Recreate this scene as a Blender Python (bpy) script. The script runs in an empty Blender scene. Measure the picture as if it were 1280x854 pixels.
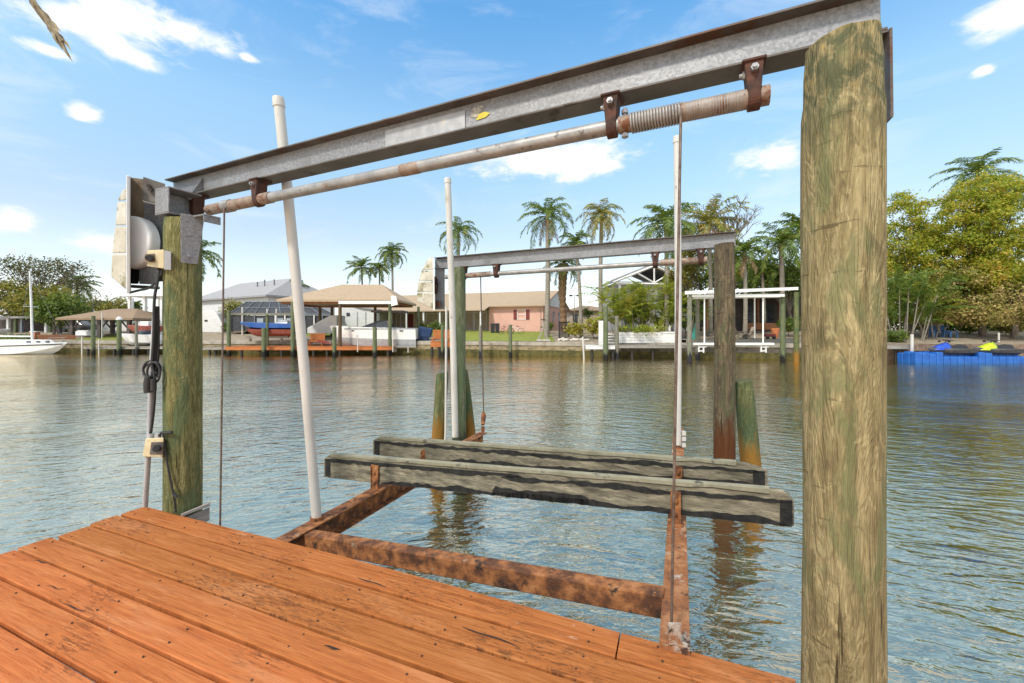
import bpy, math, random
from mathutils import Vector, Matrix, noise as mnoise
R = math.radians
random.seed(7)
sc = bpy.context.scene
col = sc.collection

# ------------------------------------------------------------------ camera, sky, sun, exposure
F, EYE, HOR = 520.0, 2.45, 411.0        # focal length (px of 1280), eye height above the water, horizon row
cd = bpy.data.cameras.new('camera'); cam = bpy.data.objects.new('camera', cd); col.objects.link(cam)
cam.location = (0, 0, EYE); cam.rotation_euler = (R(90), 0, 0)
cd.sensor_width = 36; cd.lens = 36 * F / 1280; cd.shift_y = -(427 - HOR) / 1280
cd.clip_start = 0.05; cd.clip_end = 4000
sc.camera = cam
SUN_EL, SUN_AZ = 48, 216                 # azimuth clockwise from +Y: behind the camera, to the left
sd = bpy.data.lights.new('sun', 'SUN'); sun = bpy.data.objects.new('sun', sd); col.objects.link(sun)
sd.energy = 2.2; sd.angle = R(7.0); sd.color = (1.0, 0.94, 0.85)
sv = Vector((math.sin(R(SUN_AZ)) * math.cos(R(SUN_EL)), math.cos(R(SUN_AZ)) * math.cos(R(SUN_EL)), math.sin(R(SUN_EL))))
sun.rotation_euler = (-sv).to_track_quat('-Z', 'Y').to_euler()
sun.location = sv * 50
sc.view_settings.view_transform = 'Standard'; sc.view_settings.look = 'None'
sc.view_settings.exposure = 0.62; sc.view_settings.gamma = 1.0
W = bpy.data.worlds.new('World'); sc.world = W; W.use_nodes = True


class NT:
    """small helper to write node trees"""
    def __init__(s, tree):
        s.t = tree; s.n = tree.nodes; s.l = tree.links; s.n.clear()
    def __call__(s, typ, ins=None, **kw):
        nd = s.n.new(typ)
        for k, v in kw.items(): setattr(nd, k, v)
        for k, v in (ins or {}).items(): s.put(nd.inputs[k], v)
        return nd
    def put(s, inp, v):
        if isinstance(v, bpy.types.NodeSocket): s.l.new(v, inp)
        elif isinstance(v, bpy.types.Node): s.l.new(v.outputs[0], inp)
        else: inp.default_value = v
    def math(s, op, a, b=0.0, c=None, clamp=False):
        nd = s.n.new('ShaderNodeMath'); nd.operation = op; nd.use_clamp = clamp
        s.put(nd.inputs[0], a); s.put(nd.inputs[1], b)
        if c is not None: s.put(nd.inputs[2], c)
        return nd.outputs[0]
    def ramp(s, fac, stops, interp='LINEAR'):
        nd = s.n.new('ShaderNodeValToRGB'); s.put(nd.inputs[0], fac); cr = nd.color_ramp; cr.interpolation = interp
        while len(cr.elements) < len(stops): cr.elements.new(0.5)
        for e, (p, c) in zip(cr.elements, stops):
            e.position = p; e.color = (c[0], c[1], c[2], 1) if not isinstance(c, (int, float)) else (c, c, c, 1)
        return nd.outputs[0]
    def mix(s, fac, a, b, mode='MIX'):
        nd = s.n.new('ShaderNodeMix'); nd.data_type = 'RGBA'; nd.blend_type = mode
        s.put(nd.inputs[0], fac)
        for i, v in ((6, a), (7, b)):
            if isinstance(v, tuple): v = (v[0], v[1], v[2], 1)
            s.put(nd.inputs[i], v)
        return nd.outputs[2]
    def smooth(s, v, a, b):
        nd = s.n.new('ShaderNodeMapRange'); nd.interpolation_type = 'SMOOTHSTEP'
        s.put(nd.inputs[0], v); nd.inputs[1].default_value = a; nd.inputs[2].default_value = b
        return nd.outputs[0]
    def noise(s, vec, scale, detail=4, rough=0.55, dist=0.0):
        nd = s('ShaderNodeTexNoise', {'Scale': scale, 'Detail': detail, 'Roughness': rough, 'Distortion': dist})
        if vec is not None: s.put(nd.inputs['Vector'], vec)
        return nd.outputs[0]
    def scaled(s, vec, sc3):
        nd = s('ShaderNodeMapping'); s.put(nd.inputs['Vector'], vec); nd.inputs['Scale'].default_value = sc3
        return nd.outputs[0]


# sky: Nishita plus procedural cumulus set out by direction
nt = NT(W.node_tree)
sky = nt('ShaderNodeTexSky', sky_type='NISHITA', sun_disc=False, sun_elevation=R(SUN_EL), sun_rotation=R(SUN_AZ),
         air_density=1.0, dust_density=0.7, ozone_density=2.0, altitude=0)
tc = nt('ShaderNodeTexCoord')
dirv = tc.outputs['Generated']
sep = nt('ShaderNodeSeparateXYZ', {0: dirv})
az = nt.math('ARCTAN2', sep.outputs[0], sep.outputs[1])
el = nt.math('ARCSINE', sep.outputs[2])
flat = nt.scaled(dirv, (1.0, 1.0, 2.2))
nz = nt.noise(flat, 7.0, 7, 0.55, 0.35)
nz2 = nt.noise(flat, 2.3, 3, 0.5, 0.2)
nz3 = nt.noise(flat, 22.0, 5, 0.6, 0.5)
best = None
CLOUDS = [(140, 8, 150, 50), (225, 42, 85, 24), (85, 22, 110, 36), (165, 70, 60, 16), (60, 62, 45, 10), (105, 141, 23, 11), (20, 278, 48, 22), (125, 301, 55, 18), (155, 312, 70, 14),
          (700, 202, 95, 24), (735, 187, 50, 20), (962, 196, 46, 27), (1268, 12, 48, 26), (1230, 88, 16, 7), (310, 72, 14, 7), (60, 380, 130, 40)]
for (u, v, hw, hh) in CLOUDS:
    a0 = math.atan((u - 640) / F); r = math.sqrt(F * F + (u - 640) ** 2); e0 = math.atan((HOR - v) / r)
    wa = hw / r * math.cos(a0) * 1.15; we = hh / r * math.cos(e0) ** 2 * 1.15
    dx = nt.math('MULTIPLY', nt.math('SUBTRACT', az, a0), 1 / wa)
    dy = nt.math('MULTIPLY', nt.math('SUBTRACT', el, e0), 1 / we)
    d = nt.math('SQRT', nt.math('ADD', nt.math('MULTIPLY', dx, dx), nt.math('MULTIPLY', dy, dy)))
    val = nt.math('SUBTRACT', 1.0, d)
    best = val if best is None else nt.math('MAXIMUM', best, val)
bk = nt.smooth(sep.outputs[1], 0.1, -0.25)
behind = nt.math('SUBTRACT', nt.math('MULTIPLY', nt.math('SUBTRACT', nz2, 0.36), 4.0), nt.math('MULTIPLY', nt.math('SUBTRACT', 1.0, bk), 6.0))  # unseen clouds behind the camera, thickened to raise the ambient light
best = nt.math('MAXIMUM', best, behind)
over = nt.math('SUBTRACT', nt.math('MULTIPLY', nt.smooth(sep.outputs[2], 0.62, 0.71), 2.2), 0.95)  # cloud cover added above the view for more fill and whiter water
best = nt.math('MAXIMUM', best, nt.math('ADD', over, nt.math('MULTIPLY', nt.math('SUBTRACT', nz2, 0.5), 1.2)))
den = nt.math('ADD', best, nt.math('ADD', nt.math('MULTIPLY', nt.math('SUBTRACT', nz, 0.5), 2.3), nt.math('MULTIPLY', nt.math('SUBTRACT', nz3, 0.5), 1.3)))
mask = nt.math('MULTIPLY', nt.smooth(den, -0.05, 0.7), 0.93)
veil = nt.math('MULTIPLY', nt.smooth(nt.noise(nt.scaled(dirv, (1.0, 1.0, 3.5)), 3.2, 7, 0.62, 0.8), 0.5, 0.72), 0.3)
mask = nt.math('MAXIMUM', mask, veil)
cloudcol = nt.ramp(nt.noise(flat, 12.0, 4), [(0.3, (9.2, 9.4, 9.8)), (0.7, (10.6, 10.5, 10.4))])
cloudcol = nt.mix(nt.smooth(den, 0.1, 0.9), (4.2, 4.5, 4.85), (5.2, 5.15, 5.1))
hz = nt.math('POWER', nt.math('SUBTRACT', 1.0, nt.math('ABSOLUTE', sep.outputs[2])), 9.0)
tint = nt.ramp(nt.math('ABSOLUTE', sep.outputs[2]), [(0.0, (0.56, 0.5, 0.46)), (0.2, (0.58, 0.5, 0.43)), (0.42, (0.66, 0.72, 0.62)), (0.6, (0.38, 0.64, 0.69)), (1.0, (0.36, 0.62, 0.69))])
skyt = nt.mix(1.0, nt.mix(1.0, sky.outputs[0], tint, 'MULTIPLY'), (2.0, 2.0, 2.0), 'MULTIPLY')
skyc = nt.mix(nt.math('MULTIPLY', hz, 0.5), skyt, (4.2, 4.5, 4.7))
final = nt.mix(mask, skyc, cloudcol)
bg = nt('ShaderNodeBackground', {'Color': final, 'Strength': 0.15})
out = nt('ShaderNodeOutputWorld', {0: bg})

# ------------------------------------------------------------------ helpers
def P(u, v, y):
    return Vector(((u - 640) / F * y, y, EYE - (v - HOR) / F * y))
def X(u, y): return (u - 640) / F * y
def Z(v, y): return EYE - (v - HOR) / F * y

def frame(origin, rz=0.0):
    return Matrix.Translation(Vector(origin)) @ Matrix.Rotation(rz, 4, 'Z')
def frame2(p0, p1, roll_up=Vector((0, 0, 1))):
    """x along p0->p1, z near up"""
    p0 = Vector(p0); p1 = Vector(p1)
    x = (p1 - p0).normalized(); y = roll_up.cross(x).normalized(); z = x.cross(y)
    m = Matrix((x, y, z)).transposed().to_4x4(); m.translation = p0
    return m

def rootmat(o):
    m = Matrix.Identity(4)
    while o is not None:
        m = Matrix.LocRotScale(o.location, o.rotation_euler, o.scale) @ m
        o = o.parent
    return m

class MB:
    def __init__(s, M=None):
        s.v = []; s.f = []; s.mi = []; s.M = M; s.cur = 0
    def add(s, vs, fs):
        b = len(s.v)
        s.v += [(s.M @ Vector(p)) if s.M else Vector(p) for p in vs]
        s.f += [tuple(b + i for i in f) for f in fs]; s.mi += [s.cur] * len(fs)
    def bx(s, x0, x1, y0, y1, z0, z1):
        s.add([(x0, y0, z0), (x1, y0, z0), (x1, y1, z0), (x0, y1, z0), (x0, y0, z1), (x1, y0, z1), (x1, y1, z1), (x0, y1, z1)],
              [(3, 2, 1, 0), (4, 5, 6, 7), (0, 1, 5, 4), (1, 2, 6, 5), (2, 3, 7, 6), (3, 0, 4, 7)])
        return s
    def box(s, c, d): return s.bx(c[0] - d[0] / 2, c[0] + d[0] / 2, c[1] - d[1] / 2, c[1] + d[1] / 2, c[2] - d[2] / 2, c[2] + d[2] / 2)
    def hexa(s, low, high):
        s.add(list(low) + list(high), [(3, 2, 1, 0), (4, 5, 6, 7), (0, 1, 5, 4), (1, 2, 6, 5), (2, 3, 7, 6), (3, 0, 4, 7)]); return s
    def tube(s, pts, rad, n=10, cap=True):
        pts = [Vector(p) for p in pts]
        if not hasattr(rad, '__len__'): rad = [rad] * len(pts)
        vs = []; fs = []; prev = None
        for i, p in enumerate(pts):
            d = (pts[min(i + 1, len(pts) - 1)] - pts[max(i - 1, 0)]).normalized()
            if prev is None:
                a = Vector((0, 0, 1)).cross(d)
                if a.length < 0.05: a = Vector((1, 0, 0)).cross(d)
                a.normalize()
            else:
                a = (prev - d * prev.dot(d)).normalized()
            prev = a; b = d.cross(a)
            for k in range(n):
                t = 2 * math.pi * k / n
                vs.append(p + (a * math.cos(t) + b * math.sin(t)) * rad[i])
        for i in range(len(pts) - 1):
            for k in range(n):
                fs.append((i * n + k, i * n + (k + 1) % n, (i + 1) * n + (k + 1) % n, (i + 1) * n + k))
        if cap:
            fs.append(tuple(reversed(range(n)))); fs.append(tuple((len(pts) - 1) * n + k for k in range(n)))
        s.add(vs, fs); return s
    def cyl(s, p0, p1, r0, r1=None, n=12): return s.tube([p0, p1], [r0, r0 if r1 is None else r1], n)
    def prism(s, poly, vec):
        vec = Vector(vec); n = len(poly); poly = [Vector(p) for p in poly]
        s.add(poly + [p + vec for p in poly], [tuple(reversed(range(n))), tuple(range(n, 2 * n))] +
              [(i, (i + 1) % n, n + (i + 1) % n, n + i) for i in range(n)]); return s
    def poly(s, *pts): s.add(pts, [tuple(range(len(pts)))]); return s
    def hip(s, x0, x1, y0, y1, z0, z1, inset, th=0.12, ridge_along='x', ins2=None):
        """hip (or gable when inset is 0) roof slab"""
        ins2 = inset if ins2 is None else ins2
        if ridge_along == 'x':
            ym = (y0 + y1) / 2; r0 = (x0 + inset, ym, z1); r1 = (x1 - ins2, ym, z1)
        else:
            xm = (x0 + x1) / 2; r0 = (xm, y0 + inset, z1); r1 = (xm, y1 - ins2, z1)
        e = [(x0, y0), (x1, y0), (x1, y1), (x0, y1)]
        vs = [(a, b, z0 - th) for a, b in e] + [(a, b, z0) for a, b in e] + [r0, r1]
        if ridge_along == 'x': tops = [(4, 5, 9, 8), (5, 6, 9), (6, 7, 8, 9), (7, 4, 8)]
        else: tops = [(4, 5, 8), (5, 6, 9, 8), (6, 7, 9), (7, 4, 8, 9)]
        s.add(vs, [(3, 2, 1, 0), (0, 1, 5, 4), (1, 2, 6, 5), (2, 3, 7, 6), (3, 0, 4, 7)] + tops); return s
    def build(s, name, mat, parent=None, smooth=False, bevel=0.0, seg=2):
        inv = rootmat(parent).inverted() if parent is not None else Matrix.Identity(4)
        me = bpy.data.meshes.new(name)
        me.from_pydata([tuple(inv @ p) for p in s.v], [], s.f)
        for m in (mat if isinstance(mat, (list, tuple)) else [mat]): me.materials.append(m)
        if any(s.mi): me.polygons.foreach_set('material_index', s.mi)
        if smooth: me.polygons.foreach_set('use_smooth', [True] * len(me.polygons))
        me.update()
        o = bpy.data.objects.new(name, me); col.objects.link(o)
        if parent is not None: o.parent = parent
        if smooth == 'auto':
            try: me.set_sharp_from_angle(angle=R(40))
            except Exception: pass
        if bevel:
            bm = o.modifiers.new('bevel', 'BEVEL'); bm.width = bevel; bm.segments = seg; bm.limit_method = 'ANGLE'; bm.angle_limit = R(35)
        return o

def tag(o, label=None, cat=None, group=None, kind=None):
    if label: o['label'] = label
    if cat: o['category'] = cat
    if group: o['group'] = group
    if kind: o['kind'] = kind
    return o
def thing(name, label, cat, loc=(0, 0, 0), rz=0.0, group=None):
    o = bpy.data.objects.new(name, None); col.objects.link(o); o.location = loc; o.rotation_euler = (0, 0, rz)
    o.empty_display_size = 0.2
    return tag(o, label, cat, group)
def solo(mb, name, mat, label, cat, loc, group=None, **kw):
    """a thing that is a single mesh, its origin at its base"""
    e = bpy.data.objects.new('tmp', None); e.location = loc
    o = mb.build(name, mat, e, **kw); o.parent = None; o.location = loc
    bpy.data.objects.remove(e)
    return tag(o, label, cat, group)
def rnd(a, b): return random.uniform(a, b)

# ------------------------------------------------------------------ materials
MATS = {}
def newmat(name):
    m = bpy.data.materials.new(name); m.use_nodes = True
    t = NT(m.node_tree)
    bsdf = t('ShaderNodeBsdfPrincipled'); o = t('ShaderNodeOutputMaterial', {0: bsdf})
    MATS[name] = m
    return m, t, bsdf
def objvec(t): return t('ShaderNodeTexCoord').outputs['Object']
def setbump(t, bsdf, h, strength=0.4, dist=0.01):
    b = t('ShaderNodeBump', {'Height': h, 'Strength': strength, 'Distance': dist}); t.put(bsdf.inputs['Normal'], b.outputs[0])
def mat(name, stops, scale=4.0, rough=0.6, metal=0.0, bump=0.0, dist=0.01, stretch=(1, 1, 1), detail=6, spots=None, island=0.0, spec=None):
    """noise-driven colour; spots = (colour, scale, lo, hi) worn / dirty patches with a shape of their own"""
    m, t, b = newmat(name)
    v = t.scaled(objvec(t), stretch)
    n = t.noise(v, scale, detail, 0.6)
    if len(stops[0]) == 3: stops = [(0.32, stops[0]), (0.68, stops[1])]
    c = t.ramp(n, stops)
    if spots:
        for (sc_, s_, lo, hi) in (spots if isinstance(spots, list) else [spots]):
            c = t.mix(t.smooth(t.noise(v, s_, 7, 0.65), lo, hi), c, sc_)
    if island:
        g = t('ShaderNodeNewGeometry'); k = t.math('MULTIPLY_ADD', g.outputs['Random Per Island'], island, 1 - island / 2)
        hsv = t('ShaderNodeHueSaturation', {'Value': k, 'Color': c}); c = hsv.outputs[0]
    t.put(b.inputs['Base Color'], c)
    b.inputs['Roughness'].default_value = rough; b.inputs['Metallic'].default_value = metal
    if spec is not None: b.inputs['Specular IOR Level'].default_value = spec
    if bump: setbump(t, b, t.noise(v, scale * 2.2, 7, 0.65), bump, dist)
    return m
def leafmat(name, stops, rough=0.55, trans=0.25):
    """each leaf its own tint"""
    m, t, b = newmat(name)
    g = t('ShaderNodeNewGeometry')
    big = t.noise(objvec(t), 0.55, 2)
    f = t.math('ADD', t.math('MULTIPLY', g.outputs['Random Per Island'], 0.7), t.math('MULTIPLY', t.math('SUBTRACT', big, 0.28), 1.0), clamp=True)
    c = t.ramp(f, stops)
    t.put(b.inputs['Base Color'], c); b.inputs['Roughness'].default_value = rough
    tr = t('ShaderNodeBsdfTranslucent'); t.put(tr.inputs[0], c)
    ms = t('ShaderNodeMixShader', {0: trans, 1: b.outputs[0], 2: tr.outputs[0]})
    o = [n for n in t.n if n.type == 'OUTPUT_MATERIAL'][0]; t.put(o.inputs[0], ms.outputs[0])
    return m

# weathered piling wood: long vertical streaks of tan, olive and green
def postmat(name, c_dark, c_mid, c_light, c_green, green_lo=0.5, green_hi=0.62, base_dark=None, chips=0.66, top=None):
    m, t, b = newmat(name)
    v = objvec(t)
    big = t.noise(t.scaled(v, (3.5, 3.5, 0.5)), 2.0, 3, 0.6, 0.4)
    streak = t.noise(t.scaled(v, (11, 11, 0.9)), 2.4, 8, 0.68, 0.9)
    fine = t.noise(t.scaled(v, (34, 34, 1.6)), 3.0, 6, 0.7)
    c = t.ramp(streak, [(0.3, c_dark), (0.46, c_mid), (0.66, c_light)])
    fl = t.noise(t.scaled(v, (5.5, 5.5, 0.75)), 1.6, 4, 0.55, 1.2)
    flame = t.math('MULTIPLY_ADD', t.math('SINE', t.math('MULTIPLY', fl, 95.0)), 0.5, 0.5)
    c = t.mix(t.math('MULTIPLY', t.smooth(flame, 0.45, 0.95), 0.3), c, tuple(k * 0.5 for k in c_mid))
    blot = t.noise(t.scaled(v, (4, 4, 1.3)), 2.6, 6, 0.7, 0.8)
    c = t.mix(t.math('MULTIPLY', t.smooth(blot, 0.54, 0.66), 0.6), c, tuple(k * 0.42 for k in c_mid))
    c = t.mix(t.math('MULTIPLY', t.smooth(blot, 0.43, 0.33), 0.6), c, tuple(min(1, k * 1.25) for k in c_light))
    pt = t.noise(t.scaled(v, (7, 7, 3.0)), 2.2, 8, 0.72, 1.0)
    c = t.mix(t.math('MULTIPLY', t.smooth(pt, 0.55, 0.61), 0.5), c, tuple(k * 0.55 for k in c_mid))
    c = t.mix(t.math('MULTIPLY', t.smooth(pt, 0.42, 0.37), 0.55), c, tuple(min(1, k * 1.2) for k in c_light))
    chk = t.smooth(t.noise(t.scaled(v, (3.5, 3.5, 26)), 1.3, 4, 0.6, 0.6), 0.66, 0.7)
    c = t.mix(t.math('MULTIPLY', chk, 0.6), c, tuple(k * 0.4 for k in c_dark))
    gm = t.noise(t.scaled(v, (2.2, 2.2, 0.8)), 2.3, 5, 0.6, 0.6)
    c = t.mix(t.math('MULTIPLY', t.smooth(gm, green_lo, green_hi), 0.75), c, c_green)
    chip = t.smooth(t.noise(t.scaled(v, (9, 9, 2.6)), 2.6, 7, 0.72, 1.5), chips, chips + 0.035)
    c = t.mix(chip, c, tuple(min(1, k * 1.35) for k in c_light))
    c = t.mix(t.math('MULTIPLY', t.smooth(fine, 0.53, 0.68), 0.7), c, c_dark)
    crack = t.smooth(t.noise(t.scaled(v, (16, 16, 0.35)), 2.0, 3, 0.5, 0.5), 0.685, 0.71)
    c = t.mix(t.math('MULTIPLY', crack, 0.8), c, tuple(k * 0.25 for k in c_dark))
    if base_dark:
        sp = t('ShaderNodeSeparateXYZ', {0: t('ShaderNodeNewGeometry').outputs['Position']})
        edge = t.math('ADD', sp.outputs[2], t.math('ADD', t.math('MULTIPLY', t.math('SUBTRACT', big, 0.5), 1.0), t.math('MULTIPLY', t.math('SUBTRACT', streak, 0.5), 0.8)))
        c = t.mix(t.smooth(edge, base_dark[0] + 0.25, base_dark[0] - 0.15), c, base_dark[1])
    if top:
        sp = t('ShaderNodeSeparateXYZ', {0: v}); tf_ = t.smooth(sp.outputs[2], top - 0.6, top - 0.25)
        tn = t.noise(t.scaled(v, (5, 5, 3.2)), 2.2, 7, 0.7, 0.6)
        c = t.mix(t.math('MULTIPLY', tf_, t.math('MULTIPLY', t.smooth(tn, 0.4, 0.56), 0.85)), c, (0.07, 0.085, 0.045))
        c = t.mix(t.math('MULTIPLY', tf_, t.smooth(tn, 0.4, 0.36)), c, (0.36, 0.26, 0.1))
        c = t.mix(t.math('MULTIPLY', t.smooth(sp.outputs[2], top - 0.07, top - 0.02), t.smooth(blot, 0.4, 0.5)), c, (0.42, 0.27, 0.09))
    t.put(b.inputs['Base Color'], c); b.inputs['Roughness'].default_value = 0.85; b.inputs['Specular IOR Level'].default_value = 0.2
    h = t.math('MULTIPLY', flame, 0.25)
    h = t.math('ADD', h, t.math('SUBTRACT', t.math('ADD', t.math('MULTIPLY', streak, 0.7), t.math('MULTIPLY', fine, 0.35)), t.math('MULTIPLY', crack, 0.6)))
    setbump(t, b, h, 0.75, 0.02)
    return m
M_post_near = postmat('post_wood_tan', (0.125, 0.098, 0.044), (0.275, 0.222, 0.108), (0.42, 0.35, 0.185), (0.155, 0.17, 0.075), 0.5, 0.64, top=4.72)
M_post_green = postmat('post_wood_olive', (0.06, 0.062, 0.022), (0.165, 0.16, 0.06), (0.3, 0.27, 0.12), (0.085, 0.125, 0.06), 0.46, 0.6)
M_post_far = postmat('post_wood_grey', (0.035, 0.028, 0.018), (0.11, 0.085, 0.055), (0.22, 0.17, 0.1), (0.09, 0.1, 0.05), 0.52, 0.64, (1.0, (0.1, 0.036, 0.013)))
M_dolphin = postmat('dolphin_wood', (0.05, 0.05, 0.02), (0.12, 0.13, 0.055), (0.21, 0.22, 0.1), (0.06, 0.1, 0.05), 0.45, 0.6, (0.75, (0.24, 0.125, 0.025)))
M_pile_green = postmat('treated_pile', (0.06, 0.075, 0.035), (0.14, 0.16, 0.085), (0.25, 0.25, 0.16), (0.1, 0.14, 0.075), 0.4, 0.6, (0.42, (0.018, 0.018, 0.018)))
M_pile_brown = postmat('brown_pile', (0.05, 0.03, 0.018), (0.11, 0.075, 0.045), (0.2, 0.15, 0.1), (0.09, 0.1, 0.055), 0.55, 0.7, (0.42, (0.018, 0.018, 0.018)))
M_pile_grey = postmat('grey_pile', (0.08, 0.075, 0.06), (0.2, 0.19, 0.15), (0.34, 0.32, 0.26), (0.14, 0.18, 0.11), 0.5, 0.66, (0.5, (0.03, 0.03, 0.034)))
M_pile_black = mat('wet_pile', [(0.01, 0.01, 0.009), (0.035, 0.03, 0.024)], 5, 0.5, bump=0.4)

# galvanised steel with spangle and grime
m, t, b = newmat('galvanised'); v = objvec(t)
vo = t('ShaderNodeTexVoronoi', {'Vector': v, 'Scale': 75.0}); g = t('ShaderNodeRGBToBW', {0: vo.outputs['Color']})
c = t.ramp(g.outputs[0], [(0.1, (0.19, 0.192, 0.2)), (0.9, (0.31, 0.312, 0.322))])
c = t.mix(t.math('MULTIPLY', t.smooth(t.noise(v, 2.2, 6, 0.65), 0.48, 0.62), 0.4), c, (0.16, 0.15, 0.14))
c = t.mix(t.math('MULTIPLY', t.smooth(t.noise(t.scaled(v, (3, 3, 1.0)), 7, 7, 0.7), 0.62, 0.7), 0.45), c, (0.33, 0.32, 0.31))
c = t.mix(t.math('MULTIPLY', t.smooth(t.noise(v, 13, 7, 0.75), 0.66, 0.74), 0.55), c, (0.09, 0.05, 0.03))
t.put(b.inputs['Base Color'], c); b.inputs['Roughness'].default_value = 0.5; b.inputs['Metallic'].default_value = 0.35
setbump(t, b, t.noise(v, 60, 4), 0.12, 0.004)
M_galv = m
M_galv_dark = mat('galvanised_stain_shade', [(0.055, 0.05, 0.045), (0.16, 0.14, 0.125)], 7, 0.6, 0.3, 0.3, 0.004, (0.5, 0.5, 1), spots=((0.1, 0.042, 0.018), 9, 0.5, 0.66))  # rust stain plus the shade under the top flange, both in the colour
M_galv_pipe = mat('galvanised_pipe', [(0.22, 0.215, 0.21), (0.38, 0.37, 0.355)], 9, 0.5, 0.35, 0.2, 0.003, spots=[((0.22, 0.14, 0.09), 5, 0.6, 0.76), ((0.12, 0.1, 0.09), 17, 0.58, 0.7)])
M_pipe_rust = mat('rusty_pipe', [(0.2, 0.13, 0.09), (0.36, 0.29, 0.24)], 12, 0.65, 0.2, 0.4, 0.004, spots=((0.16, 0.06, 0.025), 14, 0.52, 0.64))
M_rust = mat('rust', [(0.2, (0.03, 0.014, 0.008)), (0.42, (0.11, 0.04, 0.015)), (0.56, (0.29, 0.11, 0.034)), (0.75, (0.44, 0.21, 0.085))], 9, 0.85, 0, 0.9, 0.012,
             spots=[((0.3, 0.2, 0.13), 7.0, 0.62, 0.7), ((0.02, 0.012, 0.009), 10, 0.54, 0.66), ((0.03, 0.016, 0.01), 3, 0.55, 0.75), ((0.3, 0.12, 0.035), 20, 0.6, 0.7)])
M_rust_light = mat('flaking_rust', [(0.2, (0.06, 0.022, 0.01)), (0.5, (0.26, 0.1, 0.035)), (0.75, (0.4, 0.21, 0.1))], 10, 0.85, 0, 0.9, 0.012,
             spots=[((0.42, 0.37, 0.31), 6.0, 0.55, 0.66), ((0.05, 0.022, 0.014), 13, 0.58, 0.68)])
M_rust_dark = mat('dark_rust', [(0.02, 0.012, 0.01), (0.11, 0.04, 0.022)], 16, 0.8, 0.1, 0.6, 0.006)
M_bolt = mat('zinc_bolt', [(0.25, 0.25, 0.26), (0.4, 0.4, 0.4)], 30, 0.45, 0.5)
M_cable = mat('steel_cable', [(0.09, 0.06, 0.045), (0.2, 0.15, 0.12)], 25, 0.6, 0.4)
M_pvc = mat('white_pvc', [(0.47, 0.45, 0.41), (0.62, 0.6, 0.56)], 5, 0.45, 0, 0.05, stretch=(1, 1, 0.3), spots=[((0.36, 0.31, 0.22), 5, 0.54, 0.72), ((0.2, 0.18, 0.12), 16, 0.64, 0.72)])
M_pvc_grey = mat('grey_conduit', [(0.33, 0.33, 0.34), (0.45, 0.45, 0.45)], 9, 0.5)
M_rope = mat('green_rope', [(0.02, 0.1, 0.09), (0.05, 0.19, 0.16)], 40, 0.8)
M_black = mat('black_rubber', [(0.012, 0.012, 0.013), (0.025, 0.025, 0.027)], 12, 0.5)
M_cream = mat('cream_plastic', [(0.47, 0.38, 0.22), (0.58, 0.5, 0.32)], 9, 0.5, spots=((0.3, 0.2, 0.1), 14, 0.62, 0.74))
M_grp = mat('mouldy_fibreglass', [(0.4, 0.36, 0.27), (0.6, 0.57, 0.49)], 5, 0.5, 0, 0.1, spots=[((0.17, 0.15, 0.06), 4.2, 0.5, 0.66), ((0.09, 0.085, 0.04), 13, 0.58, 0.68)])
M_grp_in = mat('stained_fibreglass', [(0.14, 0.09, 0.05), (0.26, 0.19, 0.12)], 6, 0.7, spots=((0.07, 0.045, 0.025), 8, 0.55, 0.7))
M_white = mat('white_paint', [(0.62, 0.62, 0.61), (0.78, 0.78, 0.77)], 4, 0.45, spots=((0.45, 0.42, 0.37), 6, 0.64, 0.8))
M_white_clean = mat('white_gelcoat', [(0.74, 0.74, 0.73), (0.82, 0.82, 0.81)], 2, 0.25)
M_bunk = mat('bunk_timber', [(0.25, (0.1, 0.085, 0.055)), (0.5, (0.2, 0.175, 0.12)), (0.72, (0.36, 0.315, 0.22))], 9, 0.9, 0, 0.8, 0.012, (0.55, 0.55, 2.2),
             spots=[((0.06, 0.052, 0.04), 26, 0.56, 0.7), ((0.07, 0.06, 0.045), 5, 0.52, 0.7), ((0.12, 0.06, 0.02), 4, 0.66, 0.76)])
M_bunk_cap = mat('bunk_carpet_cap', [(0.19, 0.175, 0.115), (0.34, 0.315, 0.22)], 6, 0.9, 0, 0.5, 0.01, spots=((0.07, 0.07, 0.05), 6, 0.56, 0.68))
M_bunk_black = mat('bunk_black_carpet', [(0.006, 0.006, 0.006), (0.032, 0.03, 0.026)], 14, 0.95, 0, 0.8, 0.01)
M_frond_dry = mat('dry_frond', [(0.13, 0.1, 0.06), (0.34, 0.29, 0.19)], 20, 0.8, stretch=(1, 1, 1))
M_grey_board = mat('grey_board', [(0.2, 0.18, 0.16), (0.36, 0.33, 0.3)], 5, 0.85, 0, 0.4, stretch=(0.5, 0.5, 4))
M_stk_pale = mat('faded_label', [(0.5, 0.45, 0.36), (0.14, 0.13, 0.12)], 60, 0.6)
M_stk_yel = mat('yellow_label', [(0.62, 0.5, 0.03), (0.5, 0.36, 0.03)], 30, 0.5)

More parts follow.
